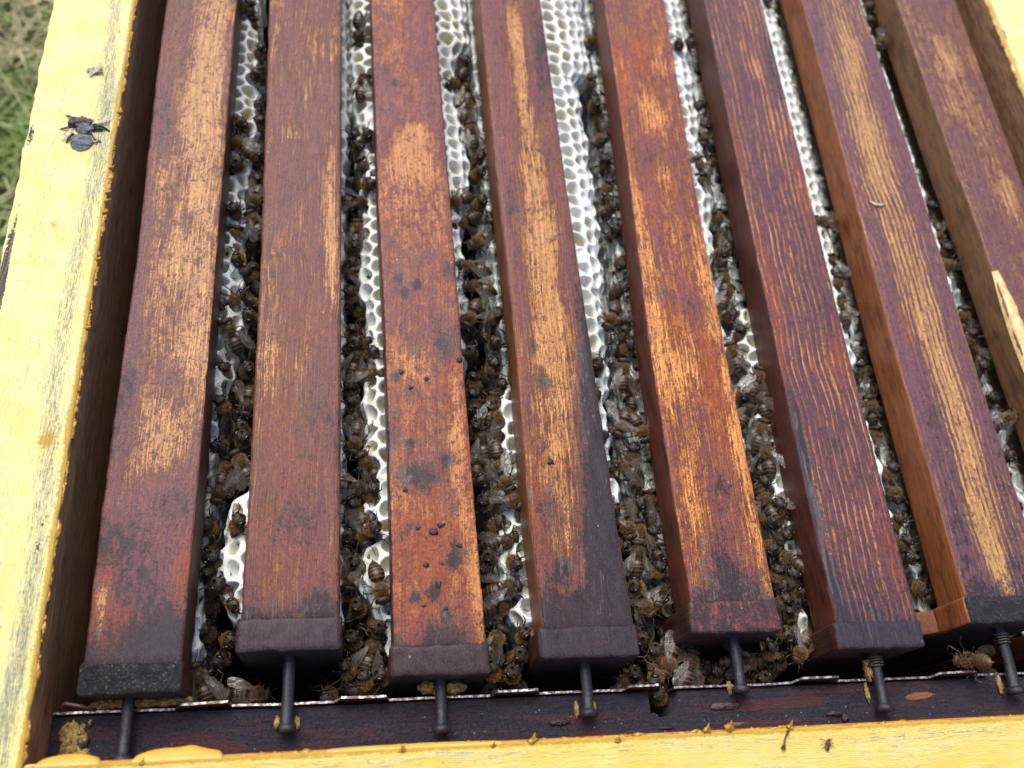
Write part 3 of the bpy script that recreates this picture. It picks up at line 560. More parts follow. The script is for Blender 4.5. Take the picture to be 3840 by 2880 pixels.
def comb_mat():
    m = Mat('white_beeswax')
    p = m.obj(1000.0)
    n = m.noise(p, .10, 4, .6); n2 = m.noise(p, 2.2, 4, .7)
    col = m.mix(m.sm(n, .35, .65), (.86, .88, .87), (.76, .77, .68))
    m.pbr(col, .62, m.bump(n2, .00015, .7), Specular_IOR_Level=.3, Subsurface_Weight=.25, Subsurface_Scale=.002)
    return m.m
MT['comb'] = comb_mat()
MT['shaded_oldcomb'] = simple('shade_darkened_old_wax', (.16, .10, .05), .6, .0004, .5, (.07, .04, .02))  # old brown wax, its colour also darkened for the shade deep in the gaps
def cell_mat():
    m = Mat('cell_interior_wax')
    p = m.obj(1000.0)
    n = m.noise(p, .06, 2, .6)
    col = m.mix(m.sm(n, .4, .62), (.74, .75, .70), (.60, .56, .34))
    m.pbr(col, .3, None, Specular_IOR_Level=.5)
    return m.m
MT['cell'] = cell_mat()

def bee_mat():
    m = Mat('bee_cuticle')
    p = m.obj(1000.0)
    y = m.sep(p)[1]; z = m.sep(p)[2]
    ab = m.sm(y, -.6, -.4, 1, 0)
    fr = m.ma('FRACT', m.ma('DIVIDE', m.ma('ADD', y, 20.05), 1.15))
    band = m.ma('MULTIPLY', m.sm(fr, .62, .78), ab)
    n = m.noise(p, 1.2, 4, .6)
    col = m.mix(m.sm(n, .35, .65), (.022, .014, .009), (.040, .024, .013))
    col = m.mix(m.ma('MULTIPLY', band, .75), col, (.15, .09, .04))
    under = m.sm(z, -1.2, -.2, .45, 0)
    col = m.mix(m.ma('MULTIPLY', under, ab), col, (.14, .08, .03))
    m.pbr(col, m.ma('ADD', m.sm(n, .3, .7, .26, .40), m.sm(y, -.5, -.2, 0, .25)), m.bump(m.noise(p, 6, 3, .7), .00006), Specular_IOR_Level=.55)
    return m.m
MT['bee'] = bee_mat()
MT['eye'] = simple('bee_eye', (.010, .007, .006), .16, 0, 1, (.016, .010, .008))
MT['leg'] = simple('bee_leg', (.018, .011, .007), .32, 0, 2, (.045, .025, .012))
def hair_mat(name, a, b):
    m = Mat(name); p = m.obj(1000.0)
    n = m.noise(p, 1.5, 3, .6)
    m.pbr(m.mix(m.sm(n, .35, .65), a, b), .6, None, Specular_IOR_Level=.3)
    return m.m
MT['hair'] = hair_mat('bee_hair', (.27, .135, .034), (.42, .23, .065))
MT['hair2'] = hair_mat('bee_hair_grey', (.14, .078, .030), (.26, .15, .060))
def wing_mat(name='bee_wing', tint=(.34, .30, .26), op=.12):
    m = Mat(name)
    p = m.obj(1000.0)
    e = m.vor(m.vm(p, (.9, .45, 0)), .95, 'DISTANCE_TO_EDGE')
    vein = m.sm(e, .02, .05, 1, 0)
    t = m.t
    tr = t.nodes.new('ShaderNodeBsdfTransparent')
    pr = t.nodes.new('ShaderNodeBsdfPrincipled')
    m.put(pr.inputs['Base Color'], m.mix(vein, tint, (.05, .03, .02)))
    pr.inputs['Roughness'].default_value = .25
    mx = t.nodes.new('ShaderNodeMixShader')
    m.put(mx.inputs[0], m.ma('MAXIMUM', m.ma('MULTIPLY', vein, .9), op))
    t.links.new(tr.outputs[0], mx.inputs[1]); t.links.new(pr.outputs[0], mx.inputs[2])
    t.links.new(mx.outputs[0], m.out.inputs['Surface'])
    return m.m
MT['wing'] = wing_mat()
MT['dwing'] = wing_mat('dry_wing', (.42, .32, .18), .6)
MT['dead'] = tar_mat('dried_bee_crust', (.115, .120, .132), (.40, .37, .34), .9, 5, .7, .0004)
MT['dead2'] = tar_mat('dried_bee_reddish', (.08, .05, .05), (.50, .17, .08), 1.0, 6, .6, .0004)
MT['bug'] = simple('tiny_insect_body', (.06, .025, .015), .4, 0, 2)

# ---------------------------------------------------------------- ground and grass
def ground_mat():
    m = Mat('meadow_soil')
    p = m.obj(1.0)
    n = m.noise(p, 9, 6, .65); n2 = m.noise(p, 60, 5, .7)
    col = m.mix(m.sm(n, .4, .6), (.17, .17, .07), (.30, .24, .12))
    col = m.mix(m.sm(n2, .5, .65, 0, .7), col, (.045, .035, .02))
    m.pbr(col, .9, m.bump(n2, .01), Specular_IOR_Level=.2)
    return m.m
GZ = -250.0
n = 60
gx = np.concatenate([[-60000, -20000, -6000, -3000], np.linspace(-1500, 1500, n), [3000, 6000, 20000, 60000]])
X, Y = np.meshgrid(gx, gx)
Zg = np.array([mnoise.noise(Vector((x * .004, y * .004, 0))) * 14 if abs(x) < 2000 and abs(y) < 2000 else 0 for x, y in zip(X.ravel(), Y.ravel())])
k = len(gx)
F = [[r * k + c, r * k + c + 1, (r + 1) * k + c + 1, (r + 1) * k + c] for r in range(k - 1) for c in range(k - 1)]
mesh_np('ground', np.stack([X.ravel(), Y.ravel(), Zg + GZ], 1), F, ground_mat(), kind='structure', label='meadow ground below the hive')

def grass_mat():
    m = Mat('grass_blades')
    a = m.attr('paint')
    p = m.obj(1.0)
    n = m.noise(p, 7, 3, .6)
    g = m.mix(a[0], (.12, .21, .040), (.24, .32, .08))
    dry = m.mix(a[1], (.42, .33, .17), (.56, .46, .27))
    f = m.sm(m.ma('ADD', a[2], m.ma('MULTIPLY', m.ma('SUBTRACT', n, .5), 2.4)), .40, .70)
    m.pbr(m.mix(f, g, dry), .6, None, Specular_IOR_Level=.3)
    return m.m
def grass():
    def patch(nb, x0, x1, y0, y1, hmin, hmax):
        x = rng.uniform(x0, x1, nb); y = rng.uniform(y0, y1, nb)
        return x, y, rng.uniform(hmin, hmax, nb)
    xs, ys, hs = [], [], []
    for a in ((30000, -330, -20, 60, 620, 14, 60), (12000, -900, -330, -300, 900, 20, 70), (9000, -330, 900, -700, -90, 20, 60), (9000, 360, 1100, -500, 1000, 20, 60), (6000, -330, 360, 620, 1200, 20, 60)):
        x, y, h = patch(*a); xs.append(x); ys.append(y); hs.append(h)
    x, y, h = map(np.concatenate, (xs, ys, hs)); nb = len(x)
    th = rng.uniform(0, 2 * np.pi, nb); wd = rng.uniform(.7, 1.8, nb); le = rng.uniform(.2, 1.3, nb) * h
    bx, by = np.cos(th), np.sin(th)
    V = np.zeros((nb, 5, 3)); z0 = GZ - 3
    for kk, (f, w, b) in enumerate(((0, -1, 0), (0, 1, 0), (.55, .8, .3), (.55, -.8, .3), (1, 0, 1))):
        V[:, kk, 0] = x + bx * le * b - by * wd * w; V[:, kk, 1] = y + by * le * b + bx * wd * w; V[:, kk, 2] = z0 + h * f * (1 if kk < 4 else rng.uniform(.5, 1, nb))
    base = (np.arange(nb) * 5)[:, None]
    Fq = (base + [0, 1, 2, 3]).tolist() + (base + [3, 2, 4]).tolist()
    pc = np.repeat(np.stack([rng.random(nb), rng.random(nb), rng.uniform(.2, .85, nb)], 1), 5, axis=0)
    mesh_np('grass', V.reshape(-1, 3), Fq, grass_mat(), smooth=False, paint=pc, kind='stuff', label='green and straw coloured meadow grass far below the hive', cat='grass')
grass()

# ---------------------------------------------------------------- hive box
T14 = 14.0
ZY = 6.12
hive = empty('beehive_box', (160, 190, -250), label='open wooden hive box with worn yellow painted rims and dark inside', cat='beehive')
HO = (160, 190, -250)
def wallx(y): return 15.12 - .0099 * y
# left wall : dark board + yellow skin
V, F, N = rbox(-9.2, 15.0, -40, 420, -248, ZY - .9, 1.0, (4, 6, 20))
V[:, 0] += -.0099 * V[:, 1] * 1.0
V = wob(V, .25, .08, 1)
mesh_np('side_wall', V, F, MT['inner'], hive, origin=HO)
V, F, N = rbox(-9.57, 15.12, -40.3, 420.3, ZY - 1.3, ZY, .8, (1.3, 1.5, 1))
xx = V[:, 0].copy()
V[:, 0] += -.0099 * V[:, 1]
jit = np.array([mnoise.noise(Vector((0, y * .22, 3))) * .45 + mnoise.noise(Vector((0, y * .05, 9))) * .4 for y in V[:, 1]])
jo = np.array([mnoise.noise(Vector((5, y * .12, 3))) * .8 + mnoise.noise(Vector((5, y * .5, 3))) * .3 for y in V[:, 1]])
V[:, 0] += np.where(xx > 13, jit, 0) + np.where(xx < -8, jo, 0)
V[:, 2] += [mnoise.noise(Vector((p[0] * .12, p[1] * .05, 1))) * .25 for p in V]
PL = []
for y in range(-20, 420, 14):
    PL.append((10.5 - .01 * y + math.sin(y * .05) * 1.2, y, 16, 2.4, 'G', .42))
PL += [(-9.2, 120, 20, 1.2, 'T', .6), (-9.6, 100, 12, 1.2, 'T', .7), (-9.7, 160, 8, 1.0, 'T', .55), (9, 172, 14, 3.5, 'G', .35), (6, 182, 9, 3, 'R', .22),
       (11, 36, 4, 1.3, 'T', .50), (12, 30, 1.5, .8, 'T', .5), (11.5, 42, 1.5, 1, 'T', .5), (8.5, 63, 2.2, 2, 'R', .5), (10, 67, 6, 3, 'R', .42), (1, 129, 2, 1.2, 'R', .6), (2, 63, 30, 2, 'G', .18), (-3, 150, 60, 1.0, 'G', .3), (11, 0, 18, 2.2, 'G', .35), (9, 175, 10, 4, 'R', .16), (12, 160, 40, 2.6, 'G', .16), (3, 47, 3, 2, 'R', .3)]
for y in range(-30, 420, 7):
    PL.append((14.9 - .0099 * y, y, 5, .8 + .4 * rng.random(), 'R', .55))
c = paint_mask(V, PL)
mesh_np('paint_layer', V, F, MT['yl'], hive, paint=c, origin=HO, label='worn yellow paint of the left rim, grey streaks and peeled outer edge')
# right wall
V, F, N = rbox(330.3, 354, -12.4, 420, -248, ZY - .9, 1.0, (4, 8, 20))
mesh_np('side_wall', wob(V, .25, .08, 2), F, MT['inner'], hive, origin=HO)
V, F, N = rbox(330.1, 354.4, -12.6, 420.3, ZY - 1.3, ZY, .8, (1.3, 1.5, 1))
V[:, 0] += np.where(V[:, 0] < 332, [mnoise.noise(Vector((0, p[1] * .25, 7))) * .5 for p in V], 0)
c = paint_mask(V, [(331, y, 5, .9, 'R', .6) for y in range(-10, 420, 6)] + [(332, 236, 8, 1.2, 'T', .5), (332, 222, 5, 1, 'T', .5)] + [(338, y, 16, 3, 'G', .12) for y in range(0, 420, 20)])
mesh_np('paint_layer', V, F, MT['yl'], hive, paint=c, origin=HO)
# front wall
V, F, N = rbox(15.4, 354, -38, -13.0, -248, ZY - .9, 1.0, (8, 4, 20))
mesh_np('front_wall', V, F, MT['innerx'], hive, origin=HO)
V, F, N = rbox(15.5, 354.3, -38.3, -12.75, ZY - 1.3, ZY, .8, (1.5, 1.3, 1))
V[:, 1] += np.where(V[:, 1] > -14.5, [mnoise.noise(Vector((p[0] * .2, 4, 7))) * .45 for p in V], 0)
V[:, 2] += [mnoise.noise(Vector((p[0] * .05, p[1] * .12, 1))) * .25 for p in V]
PL = [(x, -15.6, .9, 8, 'G', .42 if x > 70 else .3) for x in range(25, 350, 12)] + [(x, -13.2, .7, 5, 'R', .6) for x in range(20, 350, 7)] + [(22, -16, 2, 4, 'T', .35), (200, -19, 1.2, 20, 'G', .2), (230, -16.5, 1.4, 25, 'G', .25)]
PL = [(x, y, ra, rc, ch, a) for (x, y, ra, rc, ch, a) in PL]
mesh_np('paint_layer', V, F, MT['yf'], hive, paint=paint_mask(V, PL), origin=HO, label='orange yellow paint of the front rim with ochre wax along its edge')
# back wall + floor
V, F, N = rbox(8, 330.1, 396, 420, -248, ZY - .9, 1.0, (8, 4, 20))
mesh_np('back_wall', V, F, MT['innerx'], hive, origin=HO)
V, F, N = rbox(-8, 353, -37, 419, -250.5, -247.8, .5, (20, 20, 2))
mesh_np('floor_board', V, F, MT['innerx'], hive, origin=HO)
# ledge (rebate) with a notch, built of three pieces butted end to end
PLg = [(x, -11.6, .8, 10, 'R', .5) for x in range(20, 350, 14)] + [(70, -11, .7, 20, 'G', .22), (52, -9.0, 1, 8, 'R', .6), (112, -8.4, .5, 20, 'G', .4), (240, -4.5, .9, 3.5, 'G', .9), (237, -5, .5, 2, 'G', .7), (185, -9.6, .6, 3, 'G', .6), (150, -7, .7, 10, 'G', .2),
       (195, -5, 1, 14, 'R', .4), (22, -5, 5, 4, 'G', .25), (40, -9.5, .7, 9, 'G', .4)]
V, F, N = rbox(14.9, 330.2, -12.95, -.5, -30, -11.4, .35, (1.02, .55, 6))
V[:, 2] += np.where(V[:, 2] > -12, [mnoise.noise(Vector((p[0] * .25, p[1] * .5, 2))) * .3 for p in V], 0)
nk = (np.abs(V[:, 0] - 166.5) < 3.3) & (V[:, 1] > -6.7 + .12 * (V[:, 0] - 166.5) ** 2) & (V[:, 2] > -29)
V[nk, 2] = -29.5
mesh_np('rebate_ledge', V, F, MT['ledge'], hive, paint=paint_mask(V, PLg), origin=HO, smooth=True, label='tarred dark ledge with a small black notch')
# worn bare lip between ledge and front paint
V, F, N = rbox(15.2, 330, -12.99, -12.35, -11.2, ZY - 1.6, .2, (3, 1, 3))
mesh_np('wall_lip', V, F, MT['chip'], hive, origin=HO)

# galvanised strip on edge, raised tabs between the nails
tabs = [(44.9, 55.8), (82.8, 93.8), (121.9, 132.3), (156.6, 164.2), (204.1, 214.7), (244.9, 255.7), (284, 295), (318, 327)]
def strip(x0, x1, name='metal_runner'):
    prof = [(x0, -10.1)]
    for a, b in tabs:
        if b < x0 or a > x1: continue
        prof += [(a - 1.8, -10.1), (a, -7.4), (b, -7.3), (b + .8, -10.0)]
    prof.append((x1, -10.1))
    prof = [q for q in prof if x0 <= q[0] <= x1]
    xs = np.unique(np.concatenate([np.arange(x0, x1, 2.0), [q[0] for q in prof]]))
    zz = np.interp(xs, [q[0] for q in prof], [q[1] for q in prof])
    V, F, mi = [], [], []
    th = .27
    for i, (x, z) in enumerate(zip(xs, zz)):
        yc = mnoise.noise(Vector((x * .06, 1, 1))) * .35 + (z + 10.1) * .22
        z += mnoise.noise(Vector((x * .2, 8, 1))) * .12
        V += [(x, yc - th, z), (x, yc + th, z), (x, yc - th, -24), (x, yc + th, -24)]
    for i in range(len(xs) - 1):
        a, b = 4 * i, 4 * i + 4
        F += [[a, b, b + 1, a + 1], [a, a + 2, b + 2, b], [a + 1, b + 1, b + 3, a + 3]]; mi += [0, 1, 1]
    F += [[0, 1, 3, 2], [a + 4, a + 6, a + 7, a + 5]]; mi += [1, 1]
    mesh_np(name, np.array(V), F, [MT['metal'], MT['metal_dirty']], hive, smooth=False, mi=mi, origin=HO)
strip(15.5, 164.3); strip(169.2, 329.8)
# bent left end of the strip
V, F = tube([(17, .8, -9), (18.4, 2, -8.6), (22, 1.2, -8.8), (25, .4, -10)], [.5, .55, .5, .4], 6)
mesh_np('strip_curl', V, F, MT['metal_dirty'], hive, origin=HO)

# wax and propolis on the box edges
def bead(name, pts_fn, n, r0, r1, mat, seed, parent, origin, skip=.0, **k):
    parts = []
    for i in range(n):
        x, y, z = pts_fn(i / (n - 1))
        g = mnoise.noise(Vector((i * .13, seed, 0)))
        if g < skip: continue
        r = r0 + (r1 - r0) * max(0, g) * 1.6
        r *= rng.choice([.45, .7, 1.0, 1.25])
        parts.append(blob((x + rng.normal(0, .1), y + rng.normal(0, .1), z), (r * rng.uniform(.7, 1.3) * (2.2 if abs(x - wallx(y)) > 3 and y < 0 else 1), r * rng.uniform(.7, 1.3) * (1 if y < -11 else 2.2), r * .6), i + seed, (8, 5), .5))
    V, F = merge(parts)
    return mesh_np(name, V, F, mat, parent, origin=origin, kind='stuff', **k)
bead('propolis_crust', lambda t: (wallx(-12 + 300 * t) + .1, -12 + 300 * t, ZY - .75), 300, .38, .75, MT['propolis'], 1, hive, HO, -.1, label='ochre wax crumbs along the inner edge of the left rim')
bead('propolis_crust', lambda t: (17 + 330 * t, -12.95, ZY - .65), 330, .38, .8, MT['propolis'], 2, hive, HO, -.12, label='ochre wax crumbs along the inner edge of the front rim')
bead('propolis_crust', lambda t: (330.3, -10 + 290 * t, ZY - .7), 220, .4, .8, MT['propolis'], 5, hive, HO, -.05)
spk = []
for (x, y, s) in ((127.5, -12.4, 1.4), (170.5, -12.0, 1.2), (176.3, -11.9, 1.5), (148, -13.4, 1.0), (118, -13.1, .8), (192, -12.4, 1.3), (40, -13.1, .8), (97, -13.0, 1.0)):
    spk.append(blob((x, y - .4, ZY), (s * .8, s * .6, s * .5), x, (8, 6), .5))
    spk.append(tube([(x, y - .5, ZY), (x + .3, y + .3 * s, ZY + .5 * s), (x + .5, y + .9 * s, ZY + .9 * s)], [.45 * s, .25 * s, .06], 6))
for (y, s) in ((138, 1.1), (141, .9), (134, .9), (118, .7), (96, .8), (171, .9), (150, .7)):
    spk.append(tube([(wallx(y) - .4, y, ZY - .3), (wallx(y) + .7, y + .3, ZY), (wallx(y) + 1.5 * s, y + .8, ZY + .1)], [.6 * s, .4 * s, .08], 6))
V, F = merge(spk)
mesh_np('wax_spike', V, F, MT['propolis'], hive, origin=HO, kind='stuff', label='small drawn-out wax spikes standing on the yellow rims')
# thick paint bulging over the front rim near the corner
def paint_tongue(x0, x1, dep, seed):
    n = 40; V, F = [], []
    for i in range(n + 1):
        t = i / n; x = x0 + (x1 - x0) * t
        w = dep * (math.sin(math.pi * t) ** .45) * (1 + .22 * mnoise.noise(Vector((x * .25, seed, 0)))) + .05
        ys = [-13.6, -13.1, -12.8, -12.6 + w * .5, -12.5 + w * .9, -12.5 + w]
        zs = [ZY - .1, ZY + .18, ZY + .05, ZY - .5 - w * .2, ZY - 1.0 - w * .5, ZY - 2.2 - w * .6]
        V += [(x, a, b) for a, b in zip(ys, zs)]
        V.append((x, -12.6, ZY - 3 - w))
    for i in range(n):
        for j in range(6): F.append([i * 7 + j, (i + 1) * 7 + j, (i + 1) * 7 + j + 1, i * 7 + j + 1])
    return np.array(V), F
for tg in ((18, 31, 2.0, 1), (38, 57, 2.5, 2), (80, 120, .5, 4)):
    V, F = paint_tongue(*tg)
    mesh_np('paint_drip', V, F, MT['drip'], hive, origin=HO, label='thick orange yellow paint lapping over the front ledge')
# wax scrap heap in the corner and propolis round the nail heads
parts = [blob((20.5, -6, -11.2), (2.6, 3.6, .7), 3, (18, 12), .7, 1.8), blob((22.5, -9.5, -11.2), (2.2, 1.6, .7), 8, (18, 12), .7, 1.8)] + [blob((20 + rng.uniform(-2, 4), -6 + rng.uniform(-4, 4), -10.8), (rng.uniform(.2, .7), rng.uniform(.2, .7), .4), i, (8, 6), .5) for i in range(18)]
V, F = merge(parts)
mesh_np('corner_crumbs', V, F, MT['wax'], hive, origin=HO, kind='stuff')
lp = [((183, -5.0, -11.3), (4.2, 1.1, .5)), ((213.5, -8.2, -11), (2.6, .5, .6)), ((216, -9.4, -11), (.9, 1.2, .6)), ((138, -7.2, -11), (2.4, .7, .7)), ((166, -9.8, -11.2), (2, .35, .5))]
for i, (c, r) in enumerate(lp):
    V, F = blob(c, r, i + 60, (16, 10), .45, 1.6)
    mesh_np('resin_lump', V, F, MT['lump'], hive, origin=HO)

# ---------------------------------------------------------------- frames
TOPL = {}
def edges(i, y):
    b = BARS[i - 1]
    def f(l):
        ys = np.array([q[0] for q in l]); xs = np.array([q[1] for q in l])
        k = np.polyfit(ys, xs, 1)
        out = np.interp(y, ys, xs)
        out = np.where(y > ys[-1], xs[-1] + (y - ys[-1]) * k[0], out)
        out = np.where(y < ys[0], xs[0] + (y - ys[0]) * k[0], out)
        return out
    return f(b['l']), f(b['r'])
FL = {1: ('leftmost hive frame, bar with pale brown heartwood streaks and purple stains', 'pale wood figure'),
      2: ('reddish hive frame bar with fine close grain, second from the left wall', 'fine grained reddish'),
      3: ('rusty orange hive frame bar with a pale rounded arch mark and black propolis crumbs', 'arch marked'),
      4: ('hive frame bar with golden worn middle streak and blue black right edge', 'gold striped'),
      5: ('brightest red orange hive frame bar with a grey smear near its end', 'red orange'),
      6: ('dark bluish hive frame bar ruled with many pale parallel grain lines', 'dark ruled'),
      7: ('purple edged hive frame bar with ribbed golden middle and amber side face', 'ribbed golden'),
      8: ('rightmost lilac brown hive frame bar with a bare pale scar', 'scarred')}
NAILS = {1: (32.8, 2.0, -11.3), 2: (69.9, 10.6, -7.6), 3: (107.4, 3.4, -9.0), 4: (145.0, 6.5, -7.2), 5: (186.8, 11.6, -3.0), 6: (226.3, 6.3, -9.4), 7: (266.4, 11.2, -6.4), 8: (308.5, 9, -6)}
FRAMES = {}
for i in range(1, 9):
    b = BARS[i - 1]
    ye, yj = b['ye'], b['yj']
    xl, xr = [float(q) for q in edges(i, np.array([ye]))[0:2]]
    O = (round((xl + xr) / 2, 2), ye, -14.0)
    fr = empty('hive_frame', O, label=FL[i][0], cat='hive frame', group='hive frames hanging side by side in the box')
    FRAMES[i] = (fr, O)
    W = 24.0
    V, F, N = rbox(0, W, yj - .5, 385, -T14, 0, .75, (1.25, 1.6, 3.5))
    xL, xR = edges(i, V[:, 1])
    u = V[:, 0] / W
    V[:, 0] = xL + (xR - xL) * u
    for q in range(len(V)):
        p = V[q]
        e = max(0, 1 - min(u[q], 1 - u[q]) * 18) * max(0, min(1, (p[2] + 7) / 6))
        V[q, 0] += e * (mnoise.noise(Vector((i * 7 + round(u[q]) * 3, p[1] * .16, 0))) * .22 + mnoise.noise(Vector((i * 7 + round(u[q]) * 3, p[1] * .8, 5))) * .16)
        if p[2] > -2:
            V[q, 2] += mnoise.noise(Vector((p[0] * .35, p[1] * .08, i * 5))) * .16 - e * .15 * max(0, mnoise.noise(Vector((p[1] * .3, i, u[q]))))
    base = [0, 0, 0]
    pc = paint_mask(V, b['p'], base)
    # edges darkened by propolis handling
    pc[:, 1] += .34 * np.exp(-((u) / .022) ** 2) * (i not in (5, 7, 8)) + .34 * np.exp(-((1 - u) / .025) ** 2) * (i in (2, 3, 4, 6))
    if i != 8: pc[:, 1] += (.60 if i in (1, 2, 4, 7) else .36) * np.exp(-((V[:, 1] - yj) / (8.0 if i in (1, 4) else 5.0)) ** 2) * (1 + .5 * np.array([mnoise.noise(Vector((p[0] * .2, p[1] * .2, i * 3))) for p in V]))
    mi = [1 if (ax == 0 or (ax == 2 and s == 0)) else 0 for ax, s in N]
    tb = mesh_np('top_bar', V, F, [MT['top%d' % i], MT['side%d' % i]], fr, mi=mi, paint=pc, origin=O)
    # end board (side bar of the frame), flush with the top, running down into the box
    off = {1: .9, 2: 1.1, 3: .9, 4: 1.4, 5: .9, 6: .9, 7: .7, 8: .8}[i]
    xl2, xr2 = [q for q in edges(i, np.array([ye, yj]))]
    V, F, N = rbox(0, W, ye, yj + .5, -200, 0.15, 1.1, (1.0, 1.0, 6))
    u = V[:, 0] / W
    xL, xR = edges(i, V[:, 1])
    V[:, 0] = (xL - (off if i != 1 else 1.0)) + (xR - xL + off * 1.6) * u
    V = wob(V, .38, .35, i * 11, (1, 1, .35))
    V = wob(V, .14, 1.3, i * 5, (1, 1, .5))
    mi = [0 if (ax == 2 and s == 1) else (1 if ax == 1 and s == 0 else 2) for ax, s in N]
    pc = np.zeros((len(V), 3)); pc[:, 1] = {1: .5, 2: 1.0, 3: .88, 4: 1.0, 5: .52, 6: .85, 7: .5, 8: .4}[i]; pc[:, 0] = -.45
    capm = MT['block%d' % i] if i in (1, 7) else MT['top%d' % i]
    mesh_np('end_board', V, F, [capm, MT['block%d' % i], MT['side7' if i == 7 else 'enddark']], fr, mi=mi, paint=pc, origin=O)
    if i == 7:   # wide shoulder of the end board
        V, F, N = rbox(float(xl2[0]) - 13.5, float(xr2[0]) + 2, ye + .8, yj + .2, -120, -15, 1.0, (2, 1, 5))
        k = np.clip((V[:, 2] + 27) / 12, 0, 1)
        V[:, 0] = np.where(V[:, 0] < xl2[0], V[:, 0] + k * (xl2[0] - V[:, 0]) * .95, V[:, 0])
        mesh_np('end_board_shoulder', V, F, MT['board7'], fr, origin=O)
    # bottom bar and inner end board far side
    V, F, N = rbox(O[0] - 9, O[0] + 9, yj + .2, 384, -208, -200.2, .8, (4, 12, 4))
    mesh_np('bottom_bar', V, F, MT['board'], fr, origin=O)
    V, F, N = rbox(O[0] - 11.5, O[0] + 11.5, 385.1, 394, -200, -.1, 1, (4, 3, 12))
    mesh_np('end_board', V, F, MT['board'], fr, origin=O)
    # nail with head
    nx, ny, nz = NAILS[i]
    tipy = {1: -12.0, 2: -6.8, 3: -8.6, 4: -6.4, 5: -2.2, 6: -8.6, 7: -5.6, 8: -6}[i]
    nz0 = -8.1
    pts = [(nx, ny + 6, nz0 + .5), (nx, ny + 1.0, nz0 + .5), (nx + .05, (ny + tipy) / 2, nz0 + .3), (nx, tipy + 2.2, nz0), (nx, tipy + 1.7, nz0), (nx, tipy + 1.2, nz0), (nx, tipy + .1, nz0), (nx, tipy - .25, nz0)]
    V, F = tube(pts, [1.45, 1.5, 1.5, 1.55, 1.9, 2.4, 2.45, 1.8], 14)
    V = wob(V, .28, .5, i * 3); V = wob(V, .1, 1.7, i)
    nail = mesh_np('nail', V, F, MT['nail'], fr, origin=O)
    if i in (6, 7):
        rings = [tube([(nx + 1.95 * math.cos(a), ny - .9 - .75 * r - .1 * a / 6, nz0 + .5 + 1.95 * math.sin(a)) for a in np.linspace(0, 6.28, 15)], .32, 5, False) for r in range(4)]
        V, F = merge(rings)
        mesh_np('nail_coil', V, F, MT['thread'], nail, origin=O, label='turns of rusty wire round the nail')

def frame_wax(i, pieces, lab):
    fr, O = FRAMES[i]
    V, F = merge([blob(c, r, k + i * 9, (18, 12), .4, 1.6) for k, (c, r) in enumerate(pieces)])
    mesh_np('wax_lump', V, F, MT['wax'], fr, origin=O, label=lab)
frame_wax(1, [((26 + q * 2.4, 1.7 + (q % 2) * .2, -9.9), (2.0, 1.1, 1.0)) for q in range(9)], 'greenish yellow wax pressed between bar end and metal strip')
frame_wax(3, [((104.5, 2.6, -9.6), (2.4, 1.7, 2.0)), ((110.6, 2.3, -9.8), (2.8, 1.6, 1.8)), ((107, 1.6, -9.8), (2, 1.0, 1.4))], 'yellow wax crumb under the bar end beside the nail')
frame_wax(6, [((224.5, 2.0, -9.0), (.9, 2.6, 1.6)), ((226, 4.2, -8), (2.6, 1.2, 1.3)), ((223.8, -3.2, -10.8), (.5, 2.6, .6))], 'yellow wax along the nail')
frame_wax(2, [((67.4, -4.2, -10.9), (.7, 1.6, .5)), ((72.2, -4.6, -10.9), (.7, 1.6, .5))], 'thin ochre wax round the nail head')
frame_wax(5, [((184.7, -.6, -10.6), (.6, 1.7, .7)), ((189, -1.0, -10.6), (.5, 1.3, .5))], 'thin ochre wax round the nail head')
frame_wax(4, [((142.6, -4.2, -10.9), (.6, 2.0, .6)), ((147.4, -4, -10.9), (.5, 1.6, .4))], 'thin ochre wax round the nail head')
frame_wax(7, [((264.0, -2.5, -10.7), (.7, 2.8, .7)), ((268.8, -2, -10.8), (.5, 1.6, .4))], 'yellow wax along the nail')

# crumbs of propolis lying on bar 3 and a few others (stuck to the bar)
for i, lst in {3: [(97.9, 87.3, 1.0, .7), (100.5, 82.5, 1.0, .8), (105.2, 85.3, .9, .6), (98.6, 52, 1.1, .8), (103.8, 31.5, 1, .8), (114.6, 91.5, 1.3, 1.6), (109.7, 15.6, 0.1, .1)], 4: [(138.9, 60, 1.2, .9)], 1: []}.items():
    fr, O = FRAMES[i]
    for k, (x, y, a, h) in enumerate(lst):
        if a < .2: continue
        V, F = blob((x, y, .1), (a * .55, a * .6, h * .35), k + i * 20, (14, 9), .6, 1.8)
        mesh_np('propolis_crumb', V, F, MT['lump'], fr, origin=O)
def crumbs_px(i, lst):
    fr, O = FRAMES[i]
    for k, (x, y, a, b) in enumerate(lst):
        V, F = blob((x, y, .1), (a * .5, b * .5, .25), k + i * 31, (14, 9), .6, 1.8)
        mesh_np('propolis_crumb', V, F, MT['lump'], fr, origin=O)
crumbs_px(3, [(106.9, 26.3, 1.2, 1.4), (108.7, 20.2, .8, .9), (103.0, 20.9, 1.1, .6), (108.0, 31.8, .7, .8), (105.9, 40.3, 2.2, 1.6), (107.9, 42.2, 1.4, 1.2), (101.9, 41.5, 1.2, .9), (112.6, 36.5, 1.3, 1.0)])
